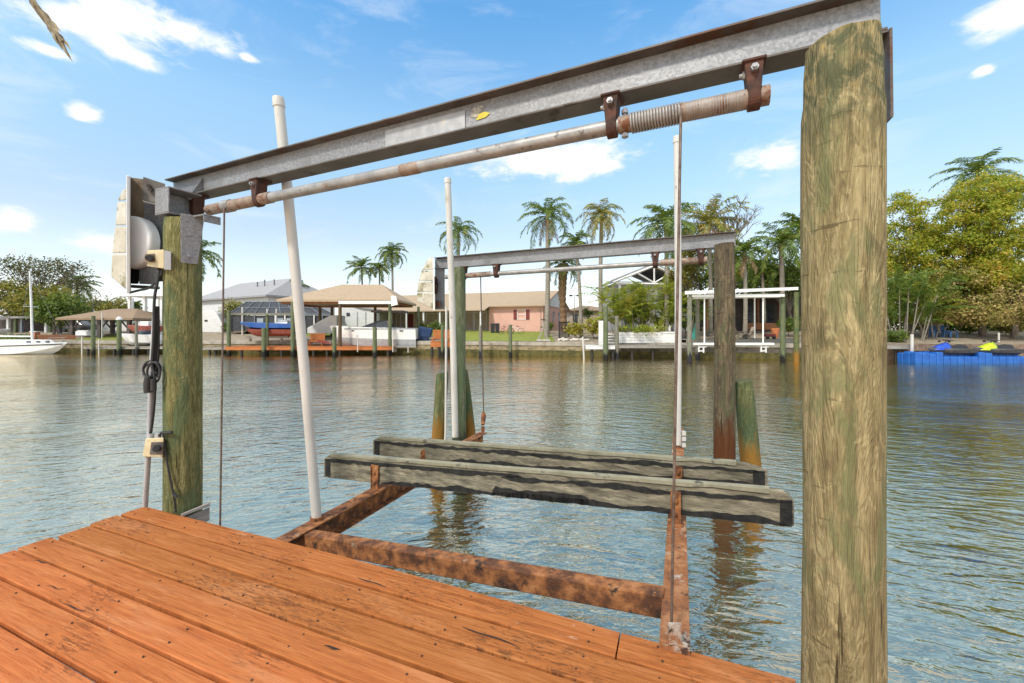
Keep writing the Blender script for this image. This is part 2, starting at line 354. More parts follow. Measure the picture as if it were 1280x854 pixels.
# deck boards: orange stain, grain along x, board number from y
BW = 0.197
m, t, b = newmat('orange_deck'); v = objvec(t)
sp = t('ShaderNodeSeparateXYZ', {0: v})
idx = t.math('FLOOR', t.math('DIVIDE', sp.outputs[1], BW))
wn = t('ShaderNodeTexWhiteNoise', noise_dimensions='1D'); t.put(wn.inputs['W'], idx)
off = t.math('MULTIPLY', idx, 7.31)
cv = t('ShaderNodeCombineXYZ', {0: t.math('ADD', sp.outputs[0], off), 1: sp.outputs[1], 2: off})
grain = t.noise(t.scaled(cv, (1.1, 26, 1)), 2.2, 8, 0.65, 0.8)
fine = t.noise(t.scaled(cv, (3.0, 120, 1)), 2.0, 5, 0.65, 0.3)
c = t.ramp(grain, [(0.25, (0.23, 0.06, 0.017)), (0.42, (0.43, 0.128, 0.038)), (0.58, (0.53, 0.175, 0.056)), (0.8, (0.6, 0.25, 0.095))])
hs = t('ShaderNodeHueSaturation', {'Color': c}); t.put(hs.inputs['Value'], t.math('MULTIPLY_ADD', wn.outputs[0], 0.42, 0.72))
t.put(hs.inputs['Hue'], t.math('MULTIPLY_ADD', wn.outputs[0], -0.012, 0.506)); c = hs.outputs[0]
c = t.mix(t.math('MULTIPLY', t.smooth(fine, 0.52, 0.72), 0.6), c, (0.15, 0.048, 0.016))
c = t.mix(t.math('MULTIPLY', t.smooth(t.noise(t.scaled(cv, (0.7, 3.5, 1)), 1.7, 5, 0.6, 0.5), 0.5, 0.7), 0.35), c, (0.56, 0.26, 0.12))
c = t.mix(t.math('MULTIPLY', t.smooth(t.noise(t.scaled(cv, (1.2, 5, 1)), 1.3, 6, 0.65, 0.8), 0.56, 0.7), 0.4), c, (0.26, 0.085, 0.03))
patch = t.smooth(t.noise(cv, 1.15, 3, 0.5, 0.4), 0.49, 0.66)
dirt = t.math('MULTIPLY', t.smooth(t.noise(t.scaled(cv, (6, 34, 1)), 2.2, 8, 0.72, 1.0), 0.52, 0.6), patch)
c = t.mix(t.math('MULTIPLY', dirt, 0.68), c, (0.075, 0.034, 0.02))
worn = t.math('MULTIPLY', t.smooth(t.noise(t.scaled(cv, (3.0, 9, 1)), 2.0, 6, 0.6), 0.66, 0.74), t.smooth(t.noise(cv, 0.9, 2), 0.5, 0.6))
c = t.mix(t.math('MULTIPLY', worn, 0.6), c, (0.6, 0.42, 0.3))
vo = t('ShaderNodeTexVoronoi', {'Vector': t.scaled(cv, (1.0, 2.1, 0.0)), 'Scale': 1.9}, feature='F1')
c = t.mix(t.math('MULTIPLY', t.smooth(vo.outputs['Distance'], 0.06, 0.028), 0.8), c, (0.16, 0.05, 0.015))
t.put(b.inputs['Base Color'], c); b.inputs['Roughness'].default_value = 0.85; b.inputs['Specular IOR Level'].default_value = 0.12
setbump(t, b, t.math('SUBTRACT', t.math('ADD', t.math('MULTIPLY', grain, 0.5), t.math('MULTIPLY', fine, 0.5)), t.math('MULTIPLY', dirt, 0.5)), 0.5, 0.006)
M_deck = m
M_nail = mat('nail_head', [(0.03, 0.018, 0.012), (0.07, 0.04, 0.025)], 30, 0.7)
M_crackdark = mat('wood_split', [(0.02, 0.01, 0.006), (0.05, 0.024, 0.012)], 30, 0.9)
M_orange_wood = mat('orange_stained_wood', [(0.32, 0.09, 0.02), (0.5, 0.17, 0.045)], 5, 0.7, stretch=(0.5, 4, 4))
M_brown_wood = mat('brown_fence_wood', [(0.14, 0.055, 0.022), (0.3, 0.13, 0.06)], 5, 0.8, stretch=(3, 3, 0.5))
M_grey_wood = mat('grey_dock_wood', [(0.19, 0.175, 0.15), (0.36, 0.34, 0.3)], 5, 0.85, stretch=(0.5, 4, 4))

# water: murky canal, wind ripples
m, t, b = newmat('canal_water'); v = objvec(t)
sx = t('ShaderNodeSeparateXYZ', {0: v})
curve = t.math('MULTIPLY', t.math('SQRT', t.math('ADD', t.math('MULTIPLY', sx.outputs[0], sx.outputs[0]), 3.0)), 0.3)
rv = t('ShaderNodeCombineXYZ', {0: t.math('MULTIPLY', sx.outputs[0], 0.42), 1: t.math('ADD', sx.outputs[1], curve), 2: 0.0}).outputs[0]
n1 = t.noise(rv, 3.1, 3, 0.5, 0.5); n1 = t.math('ADD', t.math('MULTIPLY', n1, 0.55), t.math('MULTIPLY', t.math('ABSOLUTE', t.math('SUBTRACT', t.noise(rv, 2.3, 2, 0.5, 0.7), 0.5)), -1.1)); n2 = t.noise(rv, 10.0, 3, 0.55, 0.4); n3 = t.noise(rv, 0.75, 2, 0.5)
ruf = t.ramp(t.noise(rv, 0.16, 3, 0.55, 0.6), [(0.35, 0.45), (0.62, 1.25)])
h = t.math('ADD', t.math('MULTIPLY', ruf, t.math('ADD', t.math('MULTIPLY', n1, 0.62), t.math('MULTIPLY', n2, 0.24))), t.math('MULTIPLY', n3, 0.35))
bp = t('ShaderNodeBump', {'Height': h, 'Strength': 1.0, 'Distance': 0.07}); t.put(b.inputs['Normal'], bp.outputs[0])
t.put(b.inputs['Base Color'], t.ramp(t.noise(v, 0.15, 3), [(0.3, (0.075, 0.08, 0.042)), (0.7, (0.105, 0.11, 0.062))]))
b.inputs['Roughness'].default_value = 0.05; b.inputs['IOR'].default_value = 1.5
gl = t('ShaderNodeBsdfGlossy', {'Color': (1.0, 0.88, 0.68, 1), 'Roughness': 0.035, 'Normal': bp.outputs[0]})
lw = t('ShaderNodeLayerWeight', {'Blend': 0.5, 'Normal': bp.outputs[0]})
fac = t.math('MULTIPLY_ADD', t.math('POWER', lw.outputs['Facing'], 1.05), 0.97, 0.03, clamp=True)
ms = t('ShaderNodeMixShader', {0: fac, 1: b.outputs[0], 2: gl.outputs[0]})
t.put([n for n in t.n if n.type == 'OUTPUT_MATERIAL'][0].inputs[0], ms.outputs[0])
M_water = m

# shore materials
M_seawall = mat('mossy_seawall', [(0.2, (0.1, 0.075, 0.035)), (0.5, (0.26, 0.205, 0.12)), (0.75, (0.37, 0.31, 0.2))], 1.6, 0.9, 0, 0.5, 0.03, (1, 1, 2.2), spots=((0.06, 0.055, 0.015), 1.3, 0.52, 0.66))
M_moss = mat('tide_line_moss', [(0.035, 0.035, 0.01), (0.13, 0.11, 0.03)], 2.5, 0.9, 0, 0.5, 0.03)
M_cap = mat('weathered_cap', [(0.24, 0.21, 0.17), (0.42, 0.38, 0.32)], 2, 0.9, 0, 0.3, 0.02)
M_wall_brown = mat('mulch_stone_bank', [(0.12, 0.075, 0.05), (0.32, 0.23, 0.17)], 5, 0.95, 0, 0.8, 0.05)
M_lawn = mat('lawn_grass', [(0.14, 0.18, 0.02), (0.25, 0.27, 0.04)], 3, 0.9, 0, 0.8, 0.05, spots=((0.24, 0.22, 0.07), 0.8, 0.55, 0.7))
M_ground = mat('sandy_ground', [(0.2, 0.16, 0.11), (0.34, 0.28, 0.2)], 2, 0.95, 0, 0.4, 0.03)
M_pink = mat('pink_stucco', [(0.6, 0.34, 0.27), (0.67, 0.4, 0.32)], 1.5, 0.85, 0, 0.15)
M_tan_shingle = mat('tan_shingle', [(0.32, 0.235, 0.155), (0.43, 0.33, 0.225)], 3, 0.9, 0, 0.3, 0.02, (1, 3, 3))
M_brown_shingle = mat('brown_shingle', [(0.2, 0.135, 0.085), (0.31, 0.225, 0.15)], 4, 0.9, 0, 0.3, 0.02, (1, 3, 3))
M_grey_roof = mat('grey_metal_roof', [(0.27, 0.265, 0.27), (0.34, 0.335, 0.335)], 1.5, 0.75, 0.0, stretch=(3, 3, 1))
M_house_white = mat('white_siding', [(0.62, 0.62, 0.6), (0.74, 0.74, 0.72)], 1.2, 0.7, stretch=(1, 1, 4))
M_tan_wall = mat('tan_stucco', [(0.42, 0.34, 0.26), (0.5, 0.42, 0.33)], 1.2, 0.85)
M_glass = mat('dark_glass', [(0.03, 0.037, 0.045), (0.09, 0.105, 0.12)], 1.3, 0.08)
M_glass_pale = mat('pale_pane', [(0.2, 0.24, 0.28), (0.34, 0.38, 0.42)], 1.5, 0.1)
M_redwood = mat('red_painted_wood', [(0.16, 0.02, 0.018), (0.22, 0.035, 0.03)], 4, 0.6)
M_screen = mat('dark_screen_mesh', [(0.02, 0.022, 0.028), (0.05, 0.053, 0.06)], 3, 0.6)
M_dark_brown = mat('dark_brown_wall', [(0.055, 0.045, 0.042), (0.11, 0.09, 0.08)], 2, 0.8)  # plain dark brown shared by walls, posts, roof and frames
M_slate = mat('blue_grey_wall', [(0.12, 0.14, 0.17), (0.2, 0.22, 0.25)], 2, 0.8)
M_blue_hull = mat('blue_gelcoat', [(0.012, 0.07, 0.28), (0.02, 0.1, 0.36)], 2, 0.25)
M_red_bottom = mat('red_antifoul', [(0.22, 0.05, 0.035), (0.34, 0.1, 0.075)], 3, 0.7)
M_grey_hull = mat('grey_hull', [(0.3, 0.31, 0.32), (0.42, 0.43, 0.44)], 3, 0.4)
M_navy = mat('navy_cowl', [(0.012, 0.03, 0.085), (0.02, 0.05, 0.13)], 4, 0.5, spec=0.25)
M_dockblue = mat('blue_float_plastic', [(0.006, 0.08, 0.36), (0.012, 0.13, 0.48)], 3, 0.4)
M_pwc_dark = mat('dark_grey_plastic', [(0.035, 0.035, 0.04), (0.09, 0.088, 0.09)], 4, 0.5)
M_pwc_blue = mat('blue_plastic', [(0.01, 0.05, 0.36), (0.02, 0.09, 0.5)], 4, 0.3)
M_pwc_lime = mat('lime_plastic', [(0.42, 0.58, 0.01), (0.52, 0.66, 0.03)], 4, 0.35)
M_adir = mat('blue_chair_paint', [(0.03, 0.08, 0.2), (0.05, 0.13, 0.3)], 4, 0.6)
M_sling = mat('tan_sling', [(0.4, 0.33, 0.25), (0.52, 0.45, 0.36)], 5, 0.8)
M_terracotta = mat('terracotta', [(0.45, 0.14, 0.05), (0.55, 0.2, 0.08)], 4, 0.8)
M_teal = mat('teal_canvas', [(0.03, 0.3, 0.24), (0.06, 0.4, 0.32)], 4, 0.7)
M_stone = mat('pale_rock', [(0.4, 0.36, 0.31), (0.62, 0.58, 0.53)], 3, 0.9, 0, 0.5, 0.02, island=0.4)
M_bark = mat('grey_bark', [(0.1, 0.08, 0.06), (0.24, 0.2, 0.16)], 5, 0.9, 0, 0.6, 0.03, (1, 1, 0.4))
M_palmbark = mat('palm_bark', [(0.15, 0.13, 0.1), (0.32, 0.29, 0.24)], 4, 0.9, 0, 0.6, 0.03, (0.5, 0.5, 5))
M_palmboot = mat('palm_boots', [(0.12, 0.065, 0.03), (0.34, 0.22, 0.12)], 3, 0.95, 0, 0.9, 0.06, (3, 3, 3))
M_palmgreen = leafmat('palm_leaf_green', [(0.1, (0.055, 0.1, 0.014)), (0.5, (0.11, 0.185, 0.025)), (0.85, (0.2, 0.27, 0.04)), (1.0, (0.34, 0.3, 0.07))], trans=0.35)
M_palmyellow = leafmat('palm_leaf_yellowing', [(0.1, (0.08, 0.12, 0.018)), (0.5, (0.2, 0.23, 0.03)), (0.8, (0.42, 0.33, 0.05)), (1.0, (0.5, 0.32, 0.08))], trans=0.35)
M_areca = leafmat('areca_leaf', [(0.1, (0.1, 0.15, 0.015)), (0.5, (0.25, 0.32, 0.035)), (0.8, (0.42, 0.44, 0.05)), (1.0, (0.55, 0.4, 0.07))], trans=0.42)
M_deadfrond = leafmat('dead_frond', [(0.1, (0.2, 0.12, 0.06)), (0.9, (0.42, 0.29, 0.16))])
M_grape = leafmat('seagrape_leaf', [(0.05, (0.11, 0.175, 0.02)), (0.4, (0.25, 0.32, 0.03)), (0.7, (0.44, 0.45, 0.04)), (0.9, (0.56, 0.46, 0.06)), (1.0, (0.52, 0.31, 0.07))], trans=0.48)
M_grape_low = leafmat('seagrape_dry_leaf', [(0.05, (0.1, 0.13, 0.025)), (0.4, (0.27, 0.26, 0.06)), (0.75, (0.48, 0.38, 0.13)), (1.0, (0.54, 0.36, 0.2))], trans=0.35)
M_olive = leafmat('olive_leaf', [(0.05, (0.07, 0.09, 0.014)), (0.5, (0.19, 0.2, 0.03)), (0.85, (0.32, 0.28, 0.04)), (1.0, (0.4, 0.26, 0.06))], trans=0.38)
M_green = leafmat('green_leaf', [(0.05, (0.04, 0.075, 0.012)), (0.5, (0.1, 0.16, 0.022)), (0.9, (0.2, 0.26, 0.035)), (1.0, (0.28, 0.28, 0.06))], trans=0.38)
M_darkleaf = leafmat('sparse_dark_leaf', [(0.1, (0.04, 0.042, 0.02)), (0.6, (0.11, 0.11, 0.035)), (1.0, (0.2, 0.18, 0.06))])
M_yellowbush = leafmat('croton_leaf', [(0.1, (0.1, 0.13, 0.015)), (0.5, (0.34, 0.31, 0.03)), (1.0, (0.52, 0.42, 0.05))])

# ------------------------------------------------------------------ setting: water
def sheet(name, mat, x0, x1, y0, y1, z, label, cat):
    mb = MB(); mb.poly((x0, y0, z), (x1, y0, z), (x1, y1, z), (x0, y1, z))
    o = mb.build(name, mat); return tag(o, label, cat, kind='structure')
sheet('water', M_water, -1500, 1500, -300, 2500, 0.0, 'grey green rippled water of the canal', 'water')

def on(u, A, B):
    """point of the plan line AB that lies in the view direction u"""
    k = (u - 640) / F; ax, ay = A[0], A[1]; dx, dy = B[0] - ax, B[1] - ay
    t_ = (k * ay - ax) / (dx - k * dy)
    return Vector((ax + dx * t_, ay + dy * t_, 0))

# ------------------------------------------------------------------ dock under the camera
DK = EYE - 1.57
dock = thing('dock', 'orange stained timber dock deck in the foreground with dark scuffs', 'dock', (-3.24, 3.694, DK), math.atan2(-1.81, 4.516))
Md = rootmat(dock)
mb = MB(Md); rs = random.Random(3)
def board(x0, x1, k, cup=0.0):
    y1 = -BW * k - 0.0095; y0 = -BW * (k + 1) + 0.0095
    nseg = max(2, int((x1 - x0) / 0.35)); ph = rs.uniform(0, 20)
    rows = []
    for i in range(nseg + 1):
        xx = x0 + (x1 - x0) * i / nseg
        wob = 0.006 * math.sin(xx * 1.1 + ph) if k else 0.02 * math.sin(max(0, min(1, (xx - 0.2) / 3.9)) * math.pi) - 0.004
        dz = 0.003 * math.sin(xx * 1.7 + ph * 2)
        a = y1 + (wob if k == 0 else 0.003 * math.sin(xx * 2.1 + ph)); b_ = y0 + 0.003 * math.sin(xx * 1.7 + ph + 2)
        c = 0.005
        rows.append([(xx, b_, -0.038), (xx, b_, -c + dz), (xx, b_ + c, dz), (xx, (a + b_) / 2, dz + 0.002), (xx, a - c, dz), (xx, a, -c + dz), (xx, a, -0.038)])
    n = 7; vs = [p for r_ in rows for p in r_]; fs = []
    for i in range(nseg):
        for j in range(n):
            a = i * n + j; b2 = i * n + (j + 1) % n
            fs.append((a, a + n, b2 + n, b2))
    fs.append(tuple(range(n))); fs.append(tuple(reversed([nseg * n + j for j in range(n)])))
    mb.add(vs, fs)
    return y0, y1
ends = [0.0, -0.01, 0.03, -0.012, 0.012, -0.02, 0.01, 0, 0, 0, 0, 0, 0, 0, 0, 0, 0, 0, 0, 0, 0]
for k in range(21):
    if k == 0:
        board(0.0, 4.098, 0); board(4.106, 4.865, 0); board(5.2, 8.5, 0)
    else: board(ends[k], 8.5 + rs.uniform(-.02, .02), k)
mb.cur = 1
for k in range(21):
    for x in (0.12, 0.75, 1.38, 2.0, 2.6, 3.25, 3.95, 4.3, 5.3, 5.9):
        for dy in (0.05, 0.145):
            if k == 0 and 4.86 < x < 5.2: continue
            xx = x + rs.uniform(-.02, .02); yy = -BW * k - dy + rs.uniform(-.008, .008)
            mb.cyl((xx, yy, 0.0), (xx, yy, 0.0058), 0.0048, n=8)
mb.cur = 2
def split(x0, y, L, w, bend):
    pts = []; n = 9
    for i in range(n):
        t_ = i / (n - 1); pts.append((x0 + L * t_, y + bend * math.sin(t_ * 7) * 0.25 + bend * t_, w * math.sin(math.pi * (0.05 + 0.9 * t_)) * (0.7 + 0.5 * rs.random())))
    up = [(x, yy + ww, 0.0047) for x, yy, ww in pts]; dn = [(x, yy - ww, 0.0047) for x, yy, ww in reversed(pts)]
    mb.poly(*(up + dn))
split(2.5, -0.155, 0.24, 0.006, -0.012); split(3.32, -0.29, 0.34, 0.006, -0.02); split(2.75, -0.66, 0.1, 0.007, 0.008); split(0.55, -0.31, 0.09, 0.004, 0.02)
split(1.1, -0.98, 0.25, 0.004, 0.02); split(0.8, -0.93, 0.16, 0.003, 0.03); split(0.32, -0.82, 0.16, 0.005, 0.03)
mb.build('deck_boards', [M_deck, M_nail, M_crackdark], dock)
mb = MB(Md)
for x in (0.35, 2.2, 4.3, 6.6, 8.2): MB(Md).bx(x - 0.03, x + 0.03, -4.1, -0.08, -0.25, -0.041).build('joist', M_orange_wood, dock)
MB(Md).bx(0.02, 4.85, -0.075, -0.035, -0.24, -0.042).build('rim_joist', M_orange_wood, dock); MB(Md).bx(5.2, 8.4, -0.075, -0.035, -0.24, -0.042).build('rim_joist', M_orange_wood, dock)
for x in (0.3, 2.6, 5.9):
    for y in (-1.2, -3.6): MB(Md).cyl((x, y, -2.6), (x, y, -0.06), 0.12, 0.12, 12).build('support', M_pile_brown, dock)

# ------------------------------------------------------------------ round timber posts of the near lift
def post_mesh(c, r, z0, z1, slope=(0, 0), peel=None, seed=0, n=40, taper=0.0, lean=(0, 0), rough=0.007):
    rings = []; mb = MB(); cx, cy = c
    nz = max(12, int((z1 - z0) / 0.06))
    vs = []; fs = []
    for i in range(nz + 1):
        f = i / nz
        for k in range(n):
            a = 2 * math.pi * k / n
            x, y = math.cos(a), math.sin(a)
            ztop = z1 + slope[0] * x * r + slope[1] * y * r + (0.018 * mnoise.noise(Vector((x * 1.5, y * 1.5, 3.3))) if peel else 0)
            z = z0 + (ztop - z0) * f
            rr = r * (1 - taper * f)
            nn = mnoise.noise(Vector((x * 1.3 + seed, y * 1.3, z * 0.8))) * 1.0 + mnoise.noise(Vector((x * 5 + seed, y * 5, z * 1.6))) * 0.45
            rr += rough * nn
            if peel and z > peel + 0.035 * mnoise.noise(Vector((x * 3, y * 3, seed))): rr -= 0.008 + 0.004 * mnoise.noise(Vector((x * 4, y * 4, z * 9)))
            if i >= nz - 1: rr -= 0.004 * (i - nz + 2)
            vs.append((cx + rr * x + lean[0] * (z - z0), cy + rr * y + lean[1] * (z - z0), z))
    for i in range(nz):
        for k in range(n):
            fs.append((i * n + k, i * n + (k + 1) % n, (i + 1) * n + (k + 1) % n, (i + 1) * n + k))
    fs.append(tuple(nz * n + k for k in range(n)))
    mb.add(vs, fs)
    return mb
PR = (1.41, 1.775); PL = (-2.925, 3.70)
pr = solo(post_mesh(PR, 0.145, -1.0, EYE + 1.225, (0.03, 0.03), EYE + 0.93, 3, n=56, taper=0.02), 'wooden_post', M_post_near,
     'thick tan timber post at the right of the dock, its top sawn on a slant', 'post', (PR[0], PR[1], -1.0), smooth='auto')
pl = solo(post_mesh(PL, 0.143, -1.0, EYE + 0.985, (0.0, 0.15), None, 11, n=48, taper=0.03), 'wooden_post', M_post_green,
     'mossy olive timber post carrying the motor end of the near lift beam', 'post', (PL[0], PL[1], -1.0), smooth='auto')

# ------------------------------------------------------------------ boat lift top beams
def ibeam(M, x0, x1, w, h, tf, tw, y0=0.0, part='all'):
    mb = MB(M); yc = y0 + w / 2
    if part in ('all', 'top'):
        mb.bx(x0, x1, y0, y0 + w, h - tf, h)
    if part in ('all', 'low', 'bot'): mb.bx(x0, x1, y0, y0 + w, 0, tf)
    if part in ('all', 'low', 'web'): mb.bx(x0 + 0.001, x1 - 0.001, yc - tw / 2, yc + tw / 2, tf - 0.0005, h - tf + 0.0005)
    return mb
def bearing(M, x, zc, r, ztop, root, th=0.055, w=0.1, yc=0.02, name='bearing_bracket'):
    """hanger block bolted under the flange, a round eye carrying the pipe"""
    prof = [(yc - w / 2, ztop - 0.004), (yc - w / 2, zc)]
    for k in range(1, 12):
        a = math.pi + math.pi * k / 12; prof.append((yc + math.cos(a) * w / 2, zc + math.sin(a) * (w / 2 + 0.012)))
    prof += [(yc + w / 2, zc), (yc + w / 2, ztop - 0.004)]
    mb = MB(M); n = len(prof)
    wt = lambda p: th / 2 * (1.0 + 0.55 * max(0.0, (p[1] - zc) / (ztop - zc)) ** 1.5)
    mb.add([(x - wt(p), p[0], p[1]) for p in prof] + [(x + wt(p), p[0], p[1]) for p in prof], [tuple(reversed(range(n))), tuple(range(n, 2 * n))] + [(i, (i + 1) % n, n + (i + 1) % n, n + i) for i in range(n)])
    mb.bx(x - th * .95, x + th * .95, yc - 0.06, yc + 0.085, ztop - 0.016, ztop - 0.0025)
    o = mb.build(name, M_rust_dark, root, bevel=0.004)
    m2 = MB(M); m2.cyl((x - th / 2 - 0.02, yc - 0.005, ztop - 0.055), (x - th / 2, yc - 0.005, ztop - 0.055), 0.02, n=6)
    m2.cyl((x - th / 2 - 0.034, yc - 0.005, ztop - 0.055), (x - th / 2 - 0.018, yc - 0.005, ztop - 0.055), 0.011, n=8)
    m2.cyl((x - th / 2 - 0.005, yc - 0.005, ztop - 0.055), (x - th / 2 + 0.001, yc - 0.005, ztop - 0.055), 0.028, n=14)
    m2.cyl((x, yc - w / 2 - 0.022, ztop - 0.055), (x, yc - w / 2, ztop - 0.055), 0.018, n=6)
    m2.cyl((x, yc - w / 2 - 0.034, ztop - 0.055), (x, yc - w / 2 - 0.02, ztop - 0.055), 0.01, n=8)
    m2.build('bolt', M_bolt, o)
    return o
def helix(mb, x0, x1, yc, zc, r, wire, pitch, n=14):
    turns = (x1 - x0) / pitch; pts = []
    for i in range(int(turns * n) + 1):
        a = 2 * math.pi * i / n; pts.append((x0 + pitch * i / n, yc + math.cos(a) * r, zc + math.sin(a) * r))
    mb.tube(pts, wire, 5)

A = Vector((1.357, 1.95, 0)); B = Vector((-2.887, 3.85, 0))
zA, zB = EYE + 1.309, EYE + 1.262
def beam_pt(u, A, B, zA, zB):
    p = on(u, A, B); t_ = (p - A).length / (B - A).length * (1 if (p - A).dot(B - A) > 0 else -1)
    p.z = zA + (zB - zA) * t_; return p
L = beam_pt(206, A, B, zA, zB); Rr = beam_pt(1110, A, B, zA, zB)
MN = frame2(L, Rr); LEN = (Rr - L).length; H = 0.213; WF = 0.155
def bx_at(u): return (MN.inverted() @ beam_pt(u, A, B, zA, zB)).x
M_galv_low = mat('galvanised_underside_shade', [(0.085, 0.075, 0.065), (0.15, 0.135, 0.12)], 5, 0.65, 0.2, 0.2, 0.003, (0.6, 0.6, 1), spots=((0.05, 0.035, 0.025), 11, 0.55, 0.7))  # underside shade put into the flange colour, with random stain spots
beam = thing('boat_lift_beam', 'long galvanised steel lift beam spanning the two nearest posts with a pipe winder beneath', 'lift beam', tuple(L))
ibeam(MN, 0, LEN, WF, H, 0.012, 0.01, part='web').build('web', M_galv, beam, bevel=0.002)
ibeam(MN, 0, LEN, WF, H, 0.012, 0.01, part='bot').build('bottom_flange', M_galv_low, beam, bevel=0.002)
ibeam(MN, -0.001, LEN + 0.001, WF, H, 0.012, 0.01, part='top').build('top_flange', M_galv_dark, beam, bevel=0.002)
mb = MB(MN); yw = WF / 2 - 0.005
mb.bx(bx_at(474), bx_at(575), yw - 0.008, yw - 0.0015, 0.0125, 0.165); mb.build('splice_plate', mat('splice_plate_zinc', [(0.3, 0.3, 0.31), (0.42, 0.42, 0.43)], 14, 0.5, 0.3, 0.2, 0.003, spots=((0.5, 0.44, 0.36), 7, 0.62, 0.7)), beam)
mb = MB(MN); xs = bx_at(592)
mb.add([(xs - 0.07, yw - 0.003, 0.115), (xs - 0.02, yw - 0.003, 0.1), (xs + 0.02, yw - 0.003, 0.125), (xs + 0.035, yw - 0.003, 0.17), (xs - 0.04, yw - 0.003, 0.165)], [(0, 1, 2, 3, 4)])
lab = mb.build('torn_label', M_stk_pale, beam)
mb = MB(MN); mb.add([(xs - 0.02, yw - 0.005, 0.08), (xs + 0.05, yw - 0.005, 0.085), (xs + 0.085, yw - 0.005, 0.105), (xs + 0.04, yw - 0.005, 0.125), (xs, yw - 0.005, 0.115)], [(0, 1, 2, 3, 4)])
mb.build('yellow_patch', M_stk_yel, lab)
# winder pipe
zc = -0.172; yc = 0.02
mb = MB(MN); mb.tube([(bx_at(262), yc, zc), (bx_at(775), yc, zc)], 0.041, 20); pipe = mb.build('winder_pipe', M_galv_pipe, beam, smooth='auto')
mb = MB(MN); mb.tube([(bx_at(500), yc, zc - 0.001), (bx_at(520), yc, zc - 0.001), (bx_at(523), yc, zc - 0.001)], [0.0425, 0.0425, 0.041], 20); mb.build('rust_sleeve', M_pipe_rust, pipe, smooth='auto')
mb = MB(MN); mb.tube([(bx_at(773), yc, zc), (bx_at(962), yc, zc)], 0.047, 20); drum = mb.build('cable_drum', M_pipe_rust, beam, smooth='auto')
tag(drum, 'ribbed drum wound with cable')
mb = MB(MN); helix(mb, bx_at(787), bx_at(852), yc, zc, 0.05, 0.0068, 0.0152); helix(mb, bx_at(856), bx_at(930), yc, zc, 0.0455, 0.0042, 0.0125, 12); mb.build('cable_winding', M_galv_pipe, drum, smooth=True)
mb = MB(MN); mb.tube([(bx_at(258), yc, zc), (bx_at(336), yc, zc)], 0.047, 20); d2 = mb.build('cable_drum', M_pipe_rust, beam, smooth='auto')
mb = MB(MN); helix(mb, bx_at(278), bx_at(287), yc, zc, 0.05, 0.0065, 0.014); mb.build('cable_winding', M_galv_pipe, d2, smooth=True)
mb = MB(MN); xx = bx_at(780); mb.cyl((xx, yc, zc - 0.075), (xx, yc, zc + 0.09), 0.011, n=8); mb.cyl((xx, yc, zc + 0.06), (xx, yc, zc + 0.078), 0.02, n=6); mb.cyl((xx, yc, zc - 0.07), (xx, yc, zc - 0.052), 0.02, n=6); mb.build('drum_bolt', M_bolt, beam)
for u in (764, 942, 321, 243): bearing(MN, bx_at(u), zc, 0.05, 0.0, beam)
# stiffener gusset and end plates
mb = MB(MN); x = bx_at(243); mb.prism([(x, -0.02, 0.013), (x, 0.07, 0.013), (x, 0.07, 0.17)], (0.008, 0, 0)); mb.build('gusset', M_galv, beam)
mb = MB(MN); mb.bx(LEN + 0.002, LEN + 0.012, -0.01, WF - 0.03, -0.39, -0.003); mb.bx(LEN - 0.06, LEN + 0.014, 0.0, WF, -0.012, -0.0025)
for z in (-0.12, -0.33): mb.cyl((LEN + 0.01, 0.05, z), (LEN + 0.024, 0.05, z), 0.014, n=6)
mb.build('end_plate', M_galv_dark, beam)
# bracket on top of the left post
zt = EYE + 0.985
Mb = frame((PL[0], PL[1], zt), math.atan2(-0.4, 0.92))
mb = MB(Mb); s_ = 0.25; h_ = 0.235; t_ = 0.012; yb = 0.13
x0_, x1_, ya_ = -0.15, 0.05, -0.14
mb.bx(x0_, x1_, ya_, yb, 0.005, 0.005 + t_); mb.bx(x0_, x1_, ya_, yb, h_ - t_, h_); mb.bx(x0_, x0_ + t_, ya_, yb, 0.0175, h_ - t_ - 0.0005)
mb.bx(x0_ + 0.0005 + t_, x1_ - 0.0005, ya_, ya_ + t_, 0.0175, h_ - t_ - 0.0005)
mb.build('post_bracket', M_galv, beam, bevel=0.004)
mb = MB(Mb); mb.hexa([(0.125, -0.085, -0.42), (0.155, 0.03, -0.42), (0.163, 0.027, -0.42), (0.133, -0.088, -0.42)], [(0.15, -0.1, 0.0), (0.2, 0.06, 0.0), (0.208, 0.057, 0.0), (0.158, -0.103, 0.0)])
mb.bx(0.07, 0.33, -0.02, 0.12, -0.016, -0.002); mb.bx(0.32, 0.33, -0.02, 0.12, -0.07, -0.0165)
for z in (-0.17, -0.36): mb.cyl((0.14, -0.03, z), (0.175, -0.04, z), 0.017, n=6)
mb.build('post_strap', M_galv, beam, bevel=0.003)

# motor unit at the left end of the near beam
mot = thing('lift_motor', 'near lift drive unit with white gear cover in a mouldy fibreglass housing', 'lift motor', (X(170, 3.8), 3.8, Z(365, 3.8)))
def pu(u, v, y): return tuple(P(u, v, y))
y0, y1 = 3.62, 4.02
fr_ = [(157.5, 236), (149, 243), (146, 262), (139.5, 320), (139, 346), (143, 352), (157.5, 363)]
mb = MB()
mb.hexa([pu(139, 346, y0 + .06), pu(157.6, 362, y0), pu(157.6, 362, y1), pu(139, 346, y1 - .05)], [pu(140, 318, y0 + .06), pu(157.6, 318, y0), pu(157.6, 318, y1), pu(140, 318, y1 - .05)])
mb.hexa([pu(140, 316.6, y0 + .06), pu(157.6, 316.6, y0), pu(157.6, 316.6, y1), pu(140, 316.6, y1 - .05)], [pu(144, 283, y0 + .07), pu(157.6, 283, y0), pu(157.6, 283, y1), pu(144, 283, y1 - .05)])
